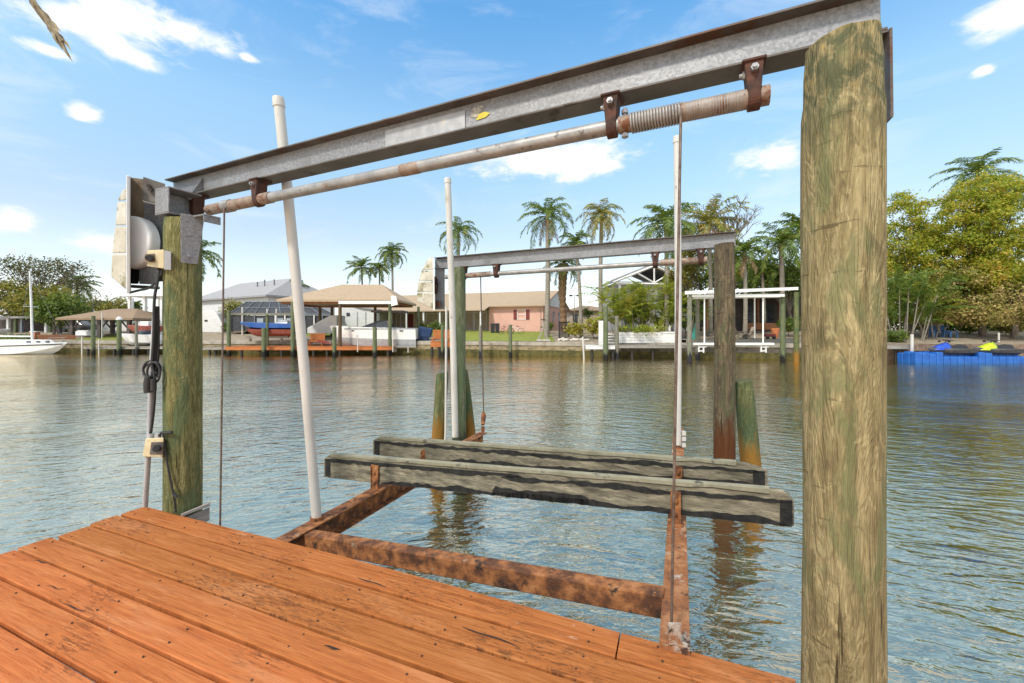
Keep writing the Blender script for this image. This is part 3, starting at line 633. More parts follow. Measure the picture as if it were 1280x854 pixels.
mb.hexa([pu(144.2, 281.6, y0 + .07), pu(157.6, 281.6, y0), pu(157.6, 281.6, y1), pu(144.2, 281.6, y1 - .05)], [pu(147, 252, y0 + .08), pu(157.6, 252, y0), pu(157.6, 252, y1), pu(147, 252, y1 - .05)])
mb.hexa([pu(147.3, 250.6, y0 + .08), pu(157.6, 250.6, y0), pu(157.6, 250.6, y1), pu(147.3, 250.6, y1 - .05)], [pu(152.5, 239, y0 + .1), pu(157.6, 235, y0), pu(157.6, 235, y1), pu(152.5, 239, y1 - .05)])
mb.build('cover', M_grp, mot, bevel=0.012, seg=3)
mb = MB(); mb.hexa([pu(157.8, 366, 3.58), pu(163, 366, 3.6), pu(164, 366, 4.08), pu(158, 366, 4.08)], [pu(157.8, 219, 3.58), pu(162.5, 220, 3.6), pu(163.5, 220, 4.08), pu(158, 219, 4.08)]); mb.build('housing_frame', M_white, mot, bevel=0.006)
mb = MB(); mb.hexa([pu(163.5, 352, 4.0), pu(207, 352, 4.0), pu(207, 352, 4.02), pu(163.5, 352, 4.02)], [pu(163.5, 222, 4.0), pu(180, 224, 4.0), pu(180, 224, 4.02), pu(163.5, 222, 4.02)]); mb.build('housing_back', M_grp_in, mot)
c0 = P(163, 303, 3.80); c1 = P(185, 303, 3.76)
mb = MB(); prof = [(0.0, 0.245), (0.5, 0.245), (0.75, 0.238), (0.9, 0.222), (1.0, 0.19), (1.0, 0.0001)]
nrm_ = Vector((-0.25, -0.97, 0)).normalized(); e2 = Vector((0, 0, 1)); e1 = Vector((0.97, -0.25, 0)).normalized(); c0 = P(163.8, 303, 3.76)
prof = [(-0.08, 0.236), (-0.02, 0.24), (0.0, 0.236), (0.012, 0.225), (0.018, 0.2), (0.02, 0.16)]; NK = 33
vs = [c0 + nrm_ * a + (e1 * math.cos(-math.pi / 2 + k * math.pi / (NK - 1)) + e2 * math.sin(-math.pi / 2 + k * math.pi / (NK - 1))) * r_ for a, r_ in prof for k in range(NK)]
mb.add(vs, [(i * NK + k + 1, i * NK + k, (i + 1) * NK + k, (i + 1) * NK + k + 1) for i in range(5) for k in range(NK - 1)] + [tuple(5 * NK + k for k in reversed(range(NK))), tuple(range(NK))])
mb.build('gear_cover', M_white_clean, mot, smooth='auto')
mb = MB(); mb.hexa([pu(181, 330, 3.88), pu(208, 330, 3.86), pu(208, 330, 3.9), pu(181, 330, 3.9)], [pu(180, 246, 3.88), pu(208, 254, 3.86), pu(208, 254, 3.9), pu(180, 246, 3.9)])
mb.hexa([pu(174, 355, 3.8), pu(197, 356, 3.78), pu(197, 356, 3.9), pu(174, 355, 3.9)], [pu(174, 334, 3.8), pu(197, 334, 3.78), pu(197, 334, 3.9), pu(174, 334, 3.9)])
mp = mb.build('mounting_plate', M_galv, mot, bevel=0.004)
mb = MB(); mb.hexa([pu(178.5, 250, 3.7), pu(206, 257, 3.72), pu(206, 257, 3.735), pu(178.5, 250, 3.715)], [pu(179, 221, 3.7), pu(206.5, 230, 3.72), pu(206.5, 230, 3.735), pu(179, 221, 3.715)])
mb.hexa([pu(178.5, 252.5, 3.66), pu(206, 259.5, 3.68), pu(206, 257.5, 3.85), pu(178.5, 250.5, 3.85)], [pu(178.5, 250.8, 3.66), pu(206, 257.8, 3.68), pu(206, 255.8, 3.85), pu(178.5, 248.8, 3.85)])
for (u, v) in ((185.5, 232), (187, 237)): mb.cyl(pu(u, v, 3.7), pu(u, v, 3.675), 0.016, n=8)
mb.build('mounting_angle', M_galv_dark, mot, bevel=0.002)
mb = MB(); mb.hexa([pu(163.5, 360, 3.72), pu(200, 362, 3.72), pu(200, 362, 3.98), pu(163.5, 360, 3.98)], [pu(163.5, 356, 3.72), pu(200, 358, 3.72), pu(200, 358, 3.98), pu(163.5, 356, 3.98)])
mb.hexa([pu(163.6, 355, 3.85), pu(173.5, 355, 3.85), pu(173.5, 355, 3.99), pu(163.6, 355, 3.99)], [pu(163.6, 331, 3.85), pu(173.5, 331, 3.85), pu(173.5, 331, 3.99), pu(163.6, 331, 3.99)])
mb.build('motor_dark_block', M_black, mot, bevel=0.01)  # black blocks stand in for the shaded gap around the lower grey box
swb = MB(); swb.hexa([pu(184, 333, 3.56), pu(205, 336, 3.52), pu(205, 336, 3.62), pu(184, 333, 3.66)], [pu(184, 313, 3.56), pu(205, 312, 3.52), pu(205, 312, 3.62), pu(184, 313, 3.66)])
sw = swb.build('switch_box', M_cream, mot, bevel=0.006)
mb = MB(); mb.hexa([pu(205.3, 337, 3.5), pu(214, 338, 3.52), pu(214, 338, 3.6), pu(205.3, 337, 3.62)], [pu(205.3, 313, 3.5), pu(214, 315, 3.52), pu(214, 315, 3.6), pu(205.3, 313, 3.62)]); mb.build('box_back', M_pvc_grey, sw, bevel=0.004)
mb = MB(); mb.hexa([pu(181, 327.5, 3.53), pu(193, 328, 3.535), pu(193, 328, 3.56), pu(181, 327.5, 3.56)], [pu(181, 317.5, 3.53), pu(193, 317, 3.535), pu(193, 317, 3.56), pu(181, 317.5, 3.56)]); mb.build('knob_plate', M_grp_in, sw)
mb = MB(); mb.tube([pu(188, 322.5, 3.53), pu(185.5, 322.5, 3.49)], [0.03, 0.026], 12); mb.build('knob', M_black, sw, bevel=0.003)

# power leads, conduit and control box beside the left post
lead = thing('power_lead', 'black power leads hanging beside the left post with a coiled plug end', 'cable', (X(190, 3.6), 3.6, Z(470, 3.6)))
mb = MB()
def wire(pts, r, n=8):
    pts = [P(*p) for p in pts]; out = []
    for i in range(len(pts) - 1):
        p0 = pts[max(i - 1, 0)]; p1 = pts[i]; p2 = pts[i + 1]; p3 = pts[min(i + 2, len(pts) - 1)]
        for k in range(6):
            s_ = k / 6
            out.append(0.5 * ((2 * p1) + (p2 - p0) * s_ + (2 * p0 - 5 * p1 + 4 * p2 - p3) * s_ ** 2 + (3 * p1 - p0 - 3 * p2 + p3) * s_ ** 3))
    out.append(pts[-1]); mb.tube(out, r, n)
wire([(199, 338, 3.56), (197, 352, 3.55), (193, 375, 3.55), (192, 420, 3.55), (190, 455, 3.55), (193, 470, 3.55), (193, 500, 3.56), (190, 530, 3.57), (188, 542, 3.58)], 0.011)
wire([(203, 338, 3.56), (198, 350, 3.57), (186, 360, 3.62), (174, 363, 3.66), (162, 366, 3.68)], 0.01)
wire([(195, 383, 3.58), (195, 420, 3.58), (193, 450, 3.58), (191, 472, 3.58)], 0.014); wire([(198, 383, 3.59), (198, 440, 3.585), (195, 465, 3.58)], 0.009)
mb.build('leads', M_black, lead, smooth='auto')
mb = MB()
for (cu, cv_, ru, rv_, yy) in ((190, 462, 11, 11, 3.55), (192, 466, 8, 13, 3.53), (188, 464, 9, 9, 3.57)):
    wire([(cu + ru * math.cos(a * math.pi / 6), cv_ + rv_ * math.sin(a * math.pi / 6), yy + 0.01 * a / 6) for a in range(13)], 0.0085)
mb.build('coil', M_black, lead, smooth='auto')
mb = MB(); mb.tube([pu(186, 470, 3.54), pu(185, 480, 3.54), pu(185, 491, 3.54)], [0.028, 0.033, 0.03], 12); mb.tube([pu(192, 474, 3.52), pu(192, 489, 3.52)], 0.022, 10); mb.build('plug', M_black, lead, bevel=0.004)
cond = thing('conduit', 'grey plastic conduit rising from the dock corner to a cream control box', 'conduit', (X(181, 3.66), 3.66, Z(632, 3.66)))
mb = MB(); mb.tube([pu(181, 640, 3.68), pu(185.5, 566, 3.6)], 0.021, 14); mb.tube([pu(187, 550, 3.63), pu(189, 470, 3.6), pu(194.5, 385, 3.6)], 0.02, 14); mb.build('pipe', M_pvc_grey, cond, smooth='auto')
mb = MB(); mb.hexa([pu(178, 571, 3.55), pu(203, 572, 3.52), pu(205, 572, 3.6), pu(180, 571, 3.65)], [pu(182, 548, 3.55), pu(204.5, 547, 3.52), pu(206, 547, 3.6), pu(184, 548, 3.65)]); cb = mb.build('control_box', M_cream, cond, bevel=0.008)
mb = MB(); mb.hexa([pu(187, 568, 3.525), pu(203, 568.5, 3.515), pu(203, 568.5, 3.53), pu(187, 568, 3.54)], [pu(189, 553, 3.525), pu(204, 552.5, 3.515), pu(204, 552.5, 3.53), pu(189, 553, 3.54)]); mb.build('dial_plate', M_galv_dark, cb)
mb = MB(); mb.tube([pu(195, 560.5, 3.515), pu(195, 560.5, 3.475)], [0.03, 0.024], 14); mb.build('knob', M_black, cb)
MB().cyl(pu(188, 548, 3.58), pu(188.4, 542, 3.58), 0.025).build('gland', M_pvc_grey, cb); MB().cyl(pu(198, 547, 3.56), pu(198, 542, 3.56), 0.02).build('gland', M_pvc_grey, cb)
mb = MB(); wire([(199, 545, 3.55), (203, 541, 3.54), (206, 560, 3.535), (211, 590, 3.535), (217, 618, 3.535), (220, 640, 3.54)], 0.008); wire([(203, 541, 3.54), (215, 540.5, 3.53)], 0.012); wire([(217, 617, 3.53), (221, 622, 3.528)], 0.014); mb.build('earth_wire', M_black, cond, smooth='auto')
mb = MB(); mb.hexa([pu(228, 672, 3.5), pu(262, 650, 3.62), pu(262, 650, 3.68), pu(228, 672, 3.56)], [pu(228, 648, 3.5), pu(262, 634, 3.62), pu(262, 634, 3.68), pu(228, 648, 3.56)])
mb.hexa([pu(226, 647, 3.48), pu(262.5, 632.5, 3.61), pu(262.5, 631.5, 3.72), pu(226, 646, 3.6)], [pu(226, 643, 3.48), pu(262.5, 628.5, 3.61), pu(262.5, 627.5, 3.72), pu(226, 642, 3.6)])
solo(mb, 'timber_bracket', M_grey_board, 'short weathered timber bracket at the foot of the olive post', 'bracket', (X(245, 3.7), 3.7, Z(660, 3.7)), bevel=0.004)

# ------------------------------------------------------------------ cradle
cz_l = EYE - 1.78; cz_r = EYE - 1.53
ln, lf = Vector((-2.13, 3.02, cz_l)), Vector((-0.50, 7.15, cz_l))
rn, rf = Vector((0.79, 2.02, cz_r)), Vector((2.58, 6.45, cz_r))
cradle = thing('lift_cradle', 'rusty steel boat lift cradle with two long timber bunks hung above the water', 'lift cradle', (0.2, 4.2, cz_l - 0.2))
def cbeam(p0, p1, w, h, m_, nm):
    """channel beam; the top flange lies at the given points"""
    M = frame2(p0, p1); Lx = (p1 - p0).length
    mb = MB(M); mb.bx(0, Lx, -w / 2, w / 2, -0.012, 0); mb.bx(0, Lx, -w / 2, w / 2, -h, -h + 0.012)
    mb.bx(0.002, Lx - 0.002, -0.006, 0.006, -h + 0.0118, -0.0118)
    mb.bx(0, 0.008, -w / 2, w / 2, -h + 0.0122, -0.0122)
    return mb.build(nm, m_, cradle, bevel=0.003)
bl = cbeam(ln, lf, 0.15, 0.2, M_rust, 'cradle_beam'); br = cbeam(rn, rf, 0.14, 0.18, M_rust_light, 'cradle_beam')
tag(br, 'paler flaking right hand cradle beam')
# cross beam
ca = Vector((X(383, 3.62), 3.62, Z(668, 3.62))); cb_ = Vector((X(829, 2.36), 2.36, Z(744, 2.36)))
M = frame2(ca, cb_); mb = MB(M); Lx = (cb_ - ca).length
mb.bx(-0.02, Lx, -0.01, 0.1, -0.135, 0); mb.build('cross_beam', M_rust, cradle, bevel=0.01, seg=2)
# bunks
def bunk(p0, p1, zt0, zb0, zt1, zb1, th, cut, black):
    p0 = Vector((p0[0], p0[1], 0)); p1 = Vector((p1[0], p1[1], 0)); d = (p1 - p0).normalized(); n_ = Vector((-d.y, d.x, 0)); Ln = (p1 - p0).length
    if n_.y < 0: n_ = -n_
    def q(x, f):   # f: 0 bottom .. 1 top
        t_ = x / Ln; zb = zb0 + (zb1 - zb0) * t_; zt = zt0 + (zt1 - zt0) * t_
        p = p0 + d * x; return Vector((p.x, p.y, zb + (zt - zb) * f))
    prof = [q(0.0, 0.02)] + [q(Ln * k / 10, 0) for k in range(1, 10)] + [q(Ln, 0.0), q(Ln, 0.72), q(Ln - cut, 0.955)] + [q(Ln * k / 10, 0.95 + 0.01 * math.sin(k * 2.1)) for k in range(9, 0, -1)] + [q(0.1, 0.95), q(0.0, 0.78)]
    mb = MB(); mb.prism(prof, n_ * th)
    o = mb.build('bunk_board', M_bunk, cradle, bevel=0.008)
    # pale worn cap strip along the top edge
    mb = MB(); k = 24; top = [q(0.12 + (Ln - cut - 0.2) * i / k, 0.955) for i in range(k + 1)]
    for i in range(k):
        a, b2 = top[i], top[i + 1]; e = -n_ * 0.012; lo = Vector((0, 0, -0.018 - 0.02 * mnoise.noise(Vector((i * .7, th, 0))))); lo2 = Vector((0, 0, -0.018 - 0.02 * mnoise.noise(Vector(((i + 1) * .7, th, 0)))))
        up = Vector((0, 0, 0.01))
        mb.add([a + e + lo, b2 + e + lo2, b2 + n_ * (th + 0.01) + lo2, a + n_ * (th + 0.01) + lo, a + e + up, b2 + e + up, b2 + n_ * (th + 0.01) + up, a + n_ * (th + 0.01) + up],
               [(0, 1, 5, 4), (4, 5, 6, 7), (2, 3, 7, 6), (3, 2, 1, 0)] + ([(0, 4, 7, 3)] if i == 0 else []) + ([(1, 2, 6, 5)] if i == k - 1 else []))
    mb.build('bunk_cap', M_bunk_cap, o, smooth='auto')
    # torn black carpet remnants
    for (xa, xb, fa, fb, fl) in black:
        mb = MB(); k = max(6, int((xb - xa) / 0.025)); ups = []; dns = []
        for i in range(k + 1):
            xx = xa + (xb - xa) * i / k; w_ = mnoise.noise(Vector((xx * 2.3, fa * 9, th))) * 0.08 + mnoise.noise(Vector((xx * 11, fa * 9, th))) * 0.07; w2 = mnoise.noise(Vector((xx * 3.7, fb * 9 + 4, th))) * 0.1 + mnoise.noise(Vector((xx * 13, fb * 9 + 4, th))) * 0.06
            tp = min(1.0, 22 * min(i, k - i) / k + 0.1) if xb - xa > 0.3 else 1.0; mf = (fa + fb) / 2 if fa > 0 else 0.0
            fu = min(0.8, fb + (w2 if fl else w_ * .3)); fd = max(0.0, fa + w_)
            fu = max(fu, fd + 0.03); ups.append(q(xx, mf + (fu - mf) * tp) - n_ * 0.006); dns.append(q(xx, mf + (fd - mf) * tp) - n_ * 0.006)
        for i in range(k): 
            if 1:
                mb.add([dns[i], dns[i + 1], ups[i + 1], ups[i], dns[i] + n_ * .004, dns[i + 1] + n_ * .004, ups[i + 1] + n_ * .004, ups[i] + n_ * .004], [(0, 1, 2, 3), (4, 7, 6, 5), (3, 2, 6, 7), (1, 0, 4, 5)])
        mb.build('torn_carpet', M_bunk_black, o)
    return o
bunk((-2.27, 5.02), (2.0, 2.948), EYE - 1.50, EYE - 1.80, EYE - 1.145, EYE - 1.405, 0.047, 0.07,
     [(0.03, 2.62, 0.66, 0.83, 0), (2.4, 4.72, 0.6, 0.74, 1), (0.9, 4.73, 0.0, 0.17, 1), (2.3, 3.3, 0.0, 0.3, 1), (0.03, 0.11, 0.06, 0.76, 0), (4.66, 4.735, 0.03, 0.72, 0)])
bunk((-1.857, 5.55), (2.2, 3.58), EYE - 1.43, EYE - 1.69, EYE - 1.163, EYE - 1.37, 0.047, 0.16,
     [(0.03, 2.5, 0.6, 0.76, 1), (2.3, 4.48, 0.56, 0.72, 1), (1.2, 4.49, 0.0, 0.18, 1), (0.03, 0.12, 0.06, 0.76, 0), (4.4, 4.49, 0.03, 0.7, 0)])
def bbracket(u, y, v0, v1, w):
    mb = MB(); x = X(u, y); z0 = Z(v1, y); z1 = Z(v0, y)
    M = frame((x, y, z0), math.atan2(-1.38, 2.842)); mb = MB(M)
    mb.bx(-w / 2, w / 2, -0.02, -0.009, 0, z1 - z0); mb.bx(-w / 2, -w / 2 + 0.012, -0.03, -0.0205, 0.0, z1 - z0 - 0.02); mb.bx(w / 2 - 0.012, w / 2, -0.03, -0.0205, 0.0, z1 - z0 - 0.02)
    mb.bx(-w * 0.75, w * 0.75, -0.06, -0.002, -0.03, -0.001)
    for k in (0.3, 0.7): mb.cyl((0, -0.045, (z1 - z0) * k), (0, -0.02, (z1 - z0) * k), 0.014, n=6)
    return mb.build('bunk_bracket', M_rust, cradle, bevel=0.002)
bbracket(470, 4.66, 581, 612, 0.11); bbracket(845, 3.27, 613, 652, 0.075); bbracket(530, 5.2, 562, 585, 0.06); bbracket(848, 3.87, 582, 606, 0.07)
# end lugs with cable eyes
for (p, m_) in ((lf, M_rust), (ln, M_rust), (rn, M_rust_light), (rf, M_rust)):
    mb = MB(); mb.bx(p.x - 0.03, p.x + 0.03, p.y - 0.006, p.y + 0.006, p.z, p.z + 0.1); mb.build('cable_lug', m_, cradle)
# guide poles
def gpole(p0, p1, r, label, cap=True, fit=None):
    p0 = Vector(p0); p1 = Vector(p1); mb = MB(); k = 8; bow = Vector((0.012, 0, 0))
    mb.tube([p0.lerp(p1, i / k) + bow * math.sin(math.pi * i / k) for i in range(k + 1)], r, 20)
    e = (p1 - p0).normalized()
    o = solo(mb, 'guide_pole', M_pvc, label, 'guide pole', tuple(p0), 'white pipe guide poles of the near lift', smooth='auto')
    mb = MB(); mb.tube([p1 - e * 0.07, p1 - e * 0.005, p1 + e * 0.012, p1 + e * 0.018], [r + 0.006, r + 0.006, r + 0.003, r * 0.6], 20); mb.build('end_cap', M_pvc, o, smooth='auto')
    return o
g1 = gpole(P(396, 650, 3.88), P(348, 124, 3.72), 0.044, 'leaning white plastic pole standing on the rusty cradle beam near the deck edge')
mb = MB(); q = P(396, 650, 3.88); mb.tube([q - Vector((0, 0, 0.01)), q + Vector((0, 0, 0.035))], 0.058, 16); mb.build('foot_sleeve', M_rust, g1)
g2 = gpole(P(569, 546, 6.86), P(559.5, 224, 6.8), 0.052, 'upright white plastic pole in front of the far left mossy posts')
g3 = gpole(P(847, 556, 5.34), P(846, 172, 5.34), 0.042, 'white plastic pole with hinge bracket behind the right hand hanging cable')
mb = MB(); 
for dz in (0.02, 0.1, 0.17): mb.box(P(851, 558, 5.34) + Vector((0.03, 0, dz)), (0.05, 0.06, 0.05))
mb.build('hinge', M_pvc, g3)
mb = MB(); mb.cyl(P(847, 572, 5.34), P(847, 556, 5.34), 0.03); mb.build('foot', M_rust, g3)
mb = MB(); mb.tube([P(556, 560, 7.3), P(557, 540, 7.3), P(558, 384, 7.4)], 0.02, 10)
solo(mb, 'thin_conduit', M_pvc, 'thin white conduit clipped to the far left post of the far lift', 'conduit', tuple(P(556, 560, 7.3)), smooth='auto')

# hanging cables
def cable(p0, p1, r, label):
    p0 = Vector(p0); p1 = Vector(p1); mb = MB()
    mb.tube([p0.lerp(p1, i / 6) for i in range(7)], r, 8)
    return solo(mb, 'lift_cable', M_cable, label, 'cable', tuple(p1), 'steel cables hanging from the winder pipes', smooth='auto')
pd = MN @ Vector((bx_at(851), yc - 0.045, zc)); c1 = cable(pd, (X(839, 2.06), 2.06, Z(795, 2.06)), 0.0075, 'right hand steel cable dropping to the flaking cradle beam')
mb = MB()
q = P(839, 793, 2.06)
for a in range(7): mb.tube([q + Vector((0.013 * math.cos(k * math.pi / 4), 0.013 * math.sin(k * math.pi / 4), -0.004 + a * 0.007)) for k in range(9)], 0.0045, 5)
for d in ((-0.035, -0.02), (0.04, 0.0), (0.012, -0.03)): mb.tube([q, q + Vector((d[0] * .6, d[1] * .6, -0.04)), q + Vector((d[0], d[1], -0.055 - 0.02))], 0.005, 6)
mb.build('rope_lashing', M_rope, c1, smooth='auto')
pd = MN @ Vector((bx_at(284), yc - 0.045, zc)); cable(pd, (X(275, 3.46), 3.46, cz_l + 0.05), 0.0075, 'left hand steel cable dropping behind the deck edge beside the olive post')

# ------------------------------------------------------------------ far lift (same type, further out over the water)
A2 = Vector((X(840, 6.3), 6.3, 0)); B2 = Vector((X(630, 7.4), 7.4, 0))
zA2 = Z(296, 6.3) - 0.21; zB2 = Z(314.5, 7.4) - 0.21
L2 = beam_pt(543, A2, B2, zA2, zB2); R2 = beam_pt(920, A2, B2, zA2, zB2)
MF = frame2(L2, R2); LEN2 = (R2 - L2).length
def bx2(u): return (MF.inverted() @ beam_pt(u, A2, B2, zA2, zB2)).x
beam2 = thing('boat_lift_beam', 'smaller looking grey steel lift beam farther out over the canal', 'lift beam', tuple(L2))
ibeam(MF, 0, LEN2, WF, H, 0.014, 0.01, part='low').build('web_and_flange', M_galv, beam2)
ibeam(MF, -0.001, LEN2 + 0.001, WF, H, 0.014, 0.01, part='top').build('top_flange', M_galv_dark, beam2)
mb = MB(MF); mb.tube([(bx2(556), yc, zc), (bx2(845), yc, zc)], 0.041, 16); mb.build('winder_pipe', M_galv_pipe, beam2, smooth='auto')
mb = MB(MF); mb.tube([(bx2(826), yc, zc), (bx2(884), yc, zc)], 0.052, 16); mb.build('cable_drum', M_pipe_rust, beam2, smooth='auto')
mb = MB(MF); mb.tube([(bx2(583), yc, zc), (bx2(612), yc, zc)], 0.05, 16); mb.build('cable_drum', M_pipe_rust, beam2, smooth='auto')
for u in (620, 579, 819, 876): bearing(MF, bx2(u), zc, 0.05, 0.0, beam2, th=0.07, w=0.13)
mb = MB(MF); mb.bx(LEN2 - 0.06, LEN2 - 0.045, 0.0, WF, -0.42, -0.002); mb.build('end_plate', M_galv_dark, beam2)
zl2 = L2.z
pfr = (X(905.5, 6.0), 6.0); pfl = (X(574, 7.72), 7.72)
solo(post_mesh(pfr, 0.145, -1.2, Z(305, 6.0), (0.05, 0), None, 21, n=28, taper=0.05), 'wooden_post', M_post_far, 'dark weathered timber post under the right end of the far lift beam', 'post', (pfr[0], pfr[1], -1.2), smooth='auto')
solo(post_mesh(pfl, 0.13, -1.2, zl2 - 0.02, (0.0, 0), None, 31, n=28, taper=0.1), 'wooden_post', M_pile_green, 'green timber post under the left end of the far lift beam', 'post', (pfl[0], pfl[1], -1.2), smooth='auto')
def dolphin(u0, v0, u1, y, r, label, vb=600, seed=1, yt=0.0):
    p1 = P(u0, v0, y); xb = X(u1, y); zb = Z(vb, y); lx = (p1.x - xb) / (p1.z - zb)
    x0 = xb - lx * (zb + 1.2)
    return solo(post_mesh((x0, y), r, -1.2, p1.z, (0.15, 0), None, seed, n=24, taper=0.12, lean=(lx, yt)), 'leaning_piling', M_dolphin, label, 'piling', (x0, y, -1.2), smooth='auto')
dolphin(929, 476, 938, 6.1, 0.145, 'short leaning piling with orange stain beside the dark weathered post', 572, 3)
dolphin(553, 466, 548, 7.6, 0.13, 'short piling leaning against the left side of the green far post', 545, 5)
dolphin(578, 463, 587, 7.95, 0.125, 'short piling leaning against the right side of the green far post', 542, 8)
mot2 = thing('lift_motor', 'far lift drive unit with a dark spoked pulley behind a mouldy fibreglass cover', 'lift motor', (X(540, 7.9), 7.9, Z(388, 7.9)))
ya, yb = 7.75, 8.25
mb = MB()
for (va, vb_, ua, ub) in ((377, 366, 521.5, 521), (365.4, 352, 521.3, 523), (351.4, 338, 523.2, 527), (337.4, 322, 527.3, 536)):
    lo_r = 541.2; hi = vb_
    mb.hexa([pu(ua, va, ya + .1), pu(lo_r, va + (9 if va == 377 else 0), ya), pu(lo_r, va + (9 if va == 377 else 0), yb), pu(ua, va, yb)], [pu(ub, hi, ya + .1), pu(lo_r, hi, ya), pu(lo_r, hi, yb), pu(ub, hi, yb)])
mb.build('cover', M_grp, mot2, bevel=0.015)
mb = MB(); mb.hexa([pu(541.5, 388, ya - .03), pu(543.5, 388, ya - .03), pu(543.5, 388, yb), pu(541.5, 388, yb)], [pu(540.5, 322, ya - .03), pu(542.5, 322, ya - .03), pu(542.5, 322, yb), pu(540.5, 322, yb)]); mb.build('housing_frame', M_white, mot2)
mb = MB(); mb.hexa([pu(543.8, 387, 8.0), pu(556, 387, 8.0), pu(556, 387, 8.05), pu(543.8, 387, 8.05)], [pu(543.8, 324, 8.0), pu(556, 324, 8.0), pu(556, 324, 8.05), pu(543.8, 324, 8.05)]); mb.build('mounting_plate', M_galv, mot2)
mb = MB(); q = P(544.5, 357, 7.9); rad = 0.155
mb.tube([q + Vector((0.012 * 0, rad * math.cos(k * math.pi / 12) * .75, rad * math.sin(k * math.pi / 12))) for k in range(25)], 0.016, 8)
mb.tube([q + Vector((rad * .28 * math.cos(k * math.pi / 12), -0.04, rad * math.sin(k * math.pi / 12))) for k in range(25)], 0.014, 8)
for k in range(5):
    a = k * 2 * math.pi / 5 + .3; mb.cyl(q + Vector((0, -0.04, 0)), q + Vector((rad * .28 * math.cos(a), -0.04, rad * math.sin(a))), 0.011, n=6)
mb.build('pulley', M_rust_dark, mot2, smooth='auto')
mb = MB(); mb.hexa([pu(545, 384, 7.8), pu(551, 384, 7.8), pu(551, 384, 7.98), pu(545, 384, 7.98)], [pu(545, 376, 7.8), pu(551, 376, 7.8), pu(551, 376, 7.98), pu(545, 376, 7.98)]); mb.build('motor_dark_block', M_rust_dark, mot2, bevel=0.01)
pd = MF @ Vector((bx2(600), yc, zc - 0.04)); c_ = cable(pd, P(604.5, 515, 7.3), 0.011, 'far left steel cable ending in a rusty turnbuckle over the canal')
mb = MB(); mb.tube([P(604.5, 515, 7.3), P(604.5, 519, 7.3), P(604, 526, 7.25), P(603.5, 531, 7.2)], [0.02, 0.045, 0.04, 0.03], 10); mb.build('turnbuckle', M_rust, c_, smooth='auto')
cable(MF @ Vector((bx2(852), yc, zc - 0.04)), (rf.x, rf.y, rf.z + 0.09), 0.011, 'far right steel cable hidden mostly by the pole with a hinge bracket')

# dry palm frond tip hanging into the upper left of the view
fr = thing('palm_frond', 'dry brown palm frond tip drooping at the upper left of the sky', 'palm frond', tuple(P(30, -60, 2.6)))
pts = [P(-40, -150, 2.3), P(-5, -80, 2.45), P(22, -30, 2.55), P(42, 2, 2.6), P(58, 22, 2.62), P(70, 40, 2.64), P(79, 52, 2.65)]
mb = MB(); mb.tube(pts, [0.016, 0.014, 0.012, 0.011, 0.011, 0.012, 0.01], 8); mb.build('stalk', M_frond_dry, fr, smooth='auto')
mb = MB(); rs2 = random.Random(5)
for i in range(46):
    f = i / 45 * 5.6; a = int(f); q = pts[a].lerp(pts[a + 1], f - a); d = (pts[a + 1] - pts[a]).normalized()
    side = d.cross(Vector((0, 1, 0))).normalized() * (1 if i % 4 else -0.6)
    Lf = rs2.uniform(0.08, 0.15); tip = q + d * Lf + side * -rs2.uniform(0.012, 0.034) + Vector((0, rs2.uniform(-.02, .02), 0))
    w = 0.008; nrm = Vector((0, 1, 0)).cross(d).normalized()
    m1 = q.lerp(tip, 0.5) - side * 0.008
    mb.add([q - nrm * w, q + nrm * w, m1 + nrm * w * 1.2, m1 - nrm * w * 1.2, tip], [(0, 1, 2, 3), (3, 2, 4)])
mb.build('leaflets', M_frond_dry, fr)

# ================================================================== far shore
SH = [(-900, 110), (-52, 42.5), (-14, 40.6), (0, 38.3), (13.5, 34.8), (37, 31.2), (900, 31)]
def ys(x):
    for (x0, y0_), (x1, y1_) in zip(SH, SH[1:]):
        if x <= x1: return y0_ + (y1_ - y0_) * (x - x0) / (x1 - x0)
    return SH[-1][1]
def gz(x, y):
    return 1.22 + 0.98 * max(0.0, min(1.0, (y - ys(x)) / 9.5))
mb = MB(); xs_ = [-900, -300, -120] + [-60 + 4 * i for i in range(31)] + [100, 250, 900]
rows = [[(x, ys(x) + d, gz(x, ys(x) + d) - (0 if d else 0)) for x in xs_] for d in (0.15, 2.5, 5, 9.5, 40, 120, 900, 2400)]
n = len(xs_)
mb.add([p for r_ in rows for p in r_], [(j * n + i, j * n + i + 1, (j + 1) * n + i + 1, (j + 1) * n + i) for j in range(len(rows) - 1) for i in range(n - 1)])
tag(mb.build('ground', M_ground, smooth=True), 'sandy ground of the built-up far bank', 'ground', kind='structure')
def patch_(name, m_, x0, x1, d0, d1, label, lift=0.03):
    mb = MB(); k = max(2, int((x1 - x0) / 2)); ds = [d0 + (d1 - d0) * i / 6 for i in range(7)]
    vs = [(x0 + (x1 - x0) * i / k, ys(x0 + (x1 - x0) * i / k) + d, gz(x0 + (x1 - x0) * i / k, ys(x0 + (x1 - x0) * i / k) + d) + lift) for d in ds for i in range(k + 1)]
    mb.add(vs, [(j * (k + 1) + i, j * (k + 1) + i + 1, (j + 1) * (k + 1) + i + 1, (j + 1) * (k + 1) + i) for j in range(6) for i in range(k)])
    return tag(mb.build(name, m_, smooth=True), label, 'lawn', kind='structure')
patch_('lawn', M_lawn, X(555, 39), X(694, 38), 0.5, 11, 'bright green lawn in front of the pink house')
patch_('lawn', M_lawn, X(92, 43), X(172, 43), 0.4, 12, 'small green lawn beside the brown boathouse')
patch_('lawn', M_lawn, X(330, 40), X(545, 39), 4, 12, 'lawn strip behind the tan boathouse')

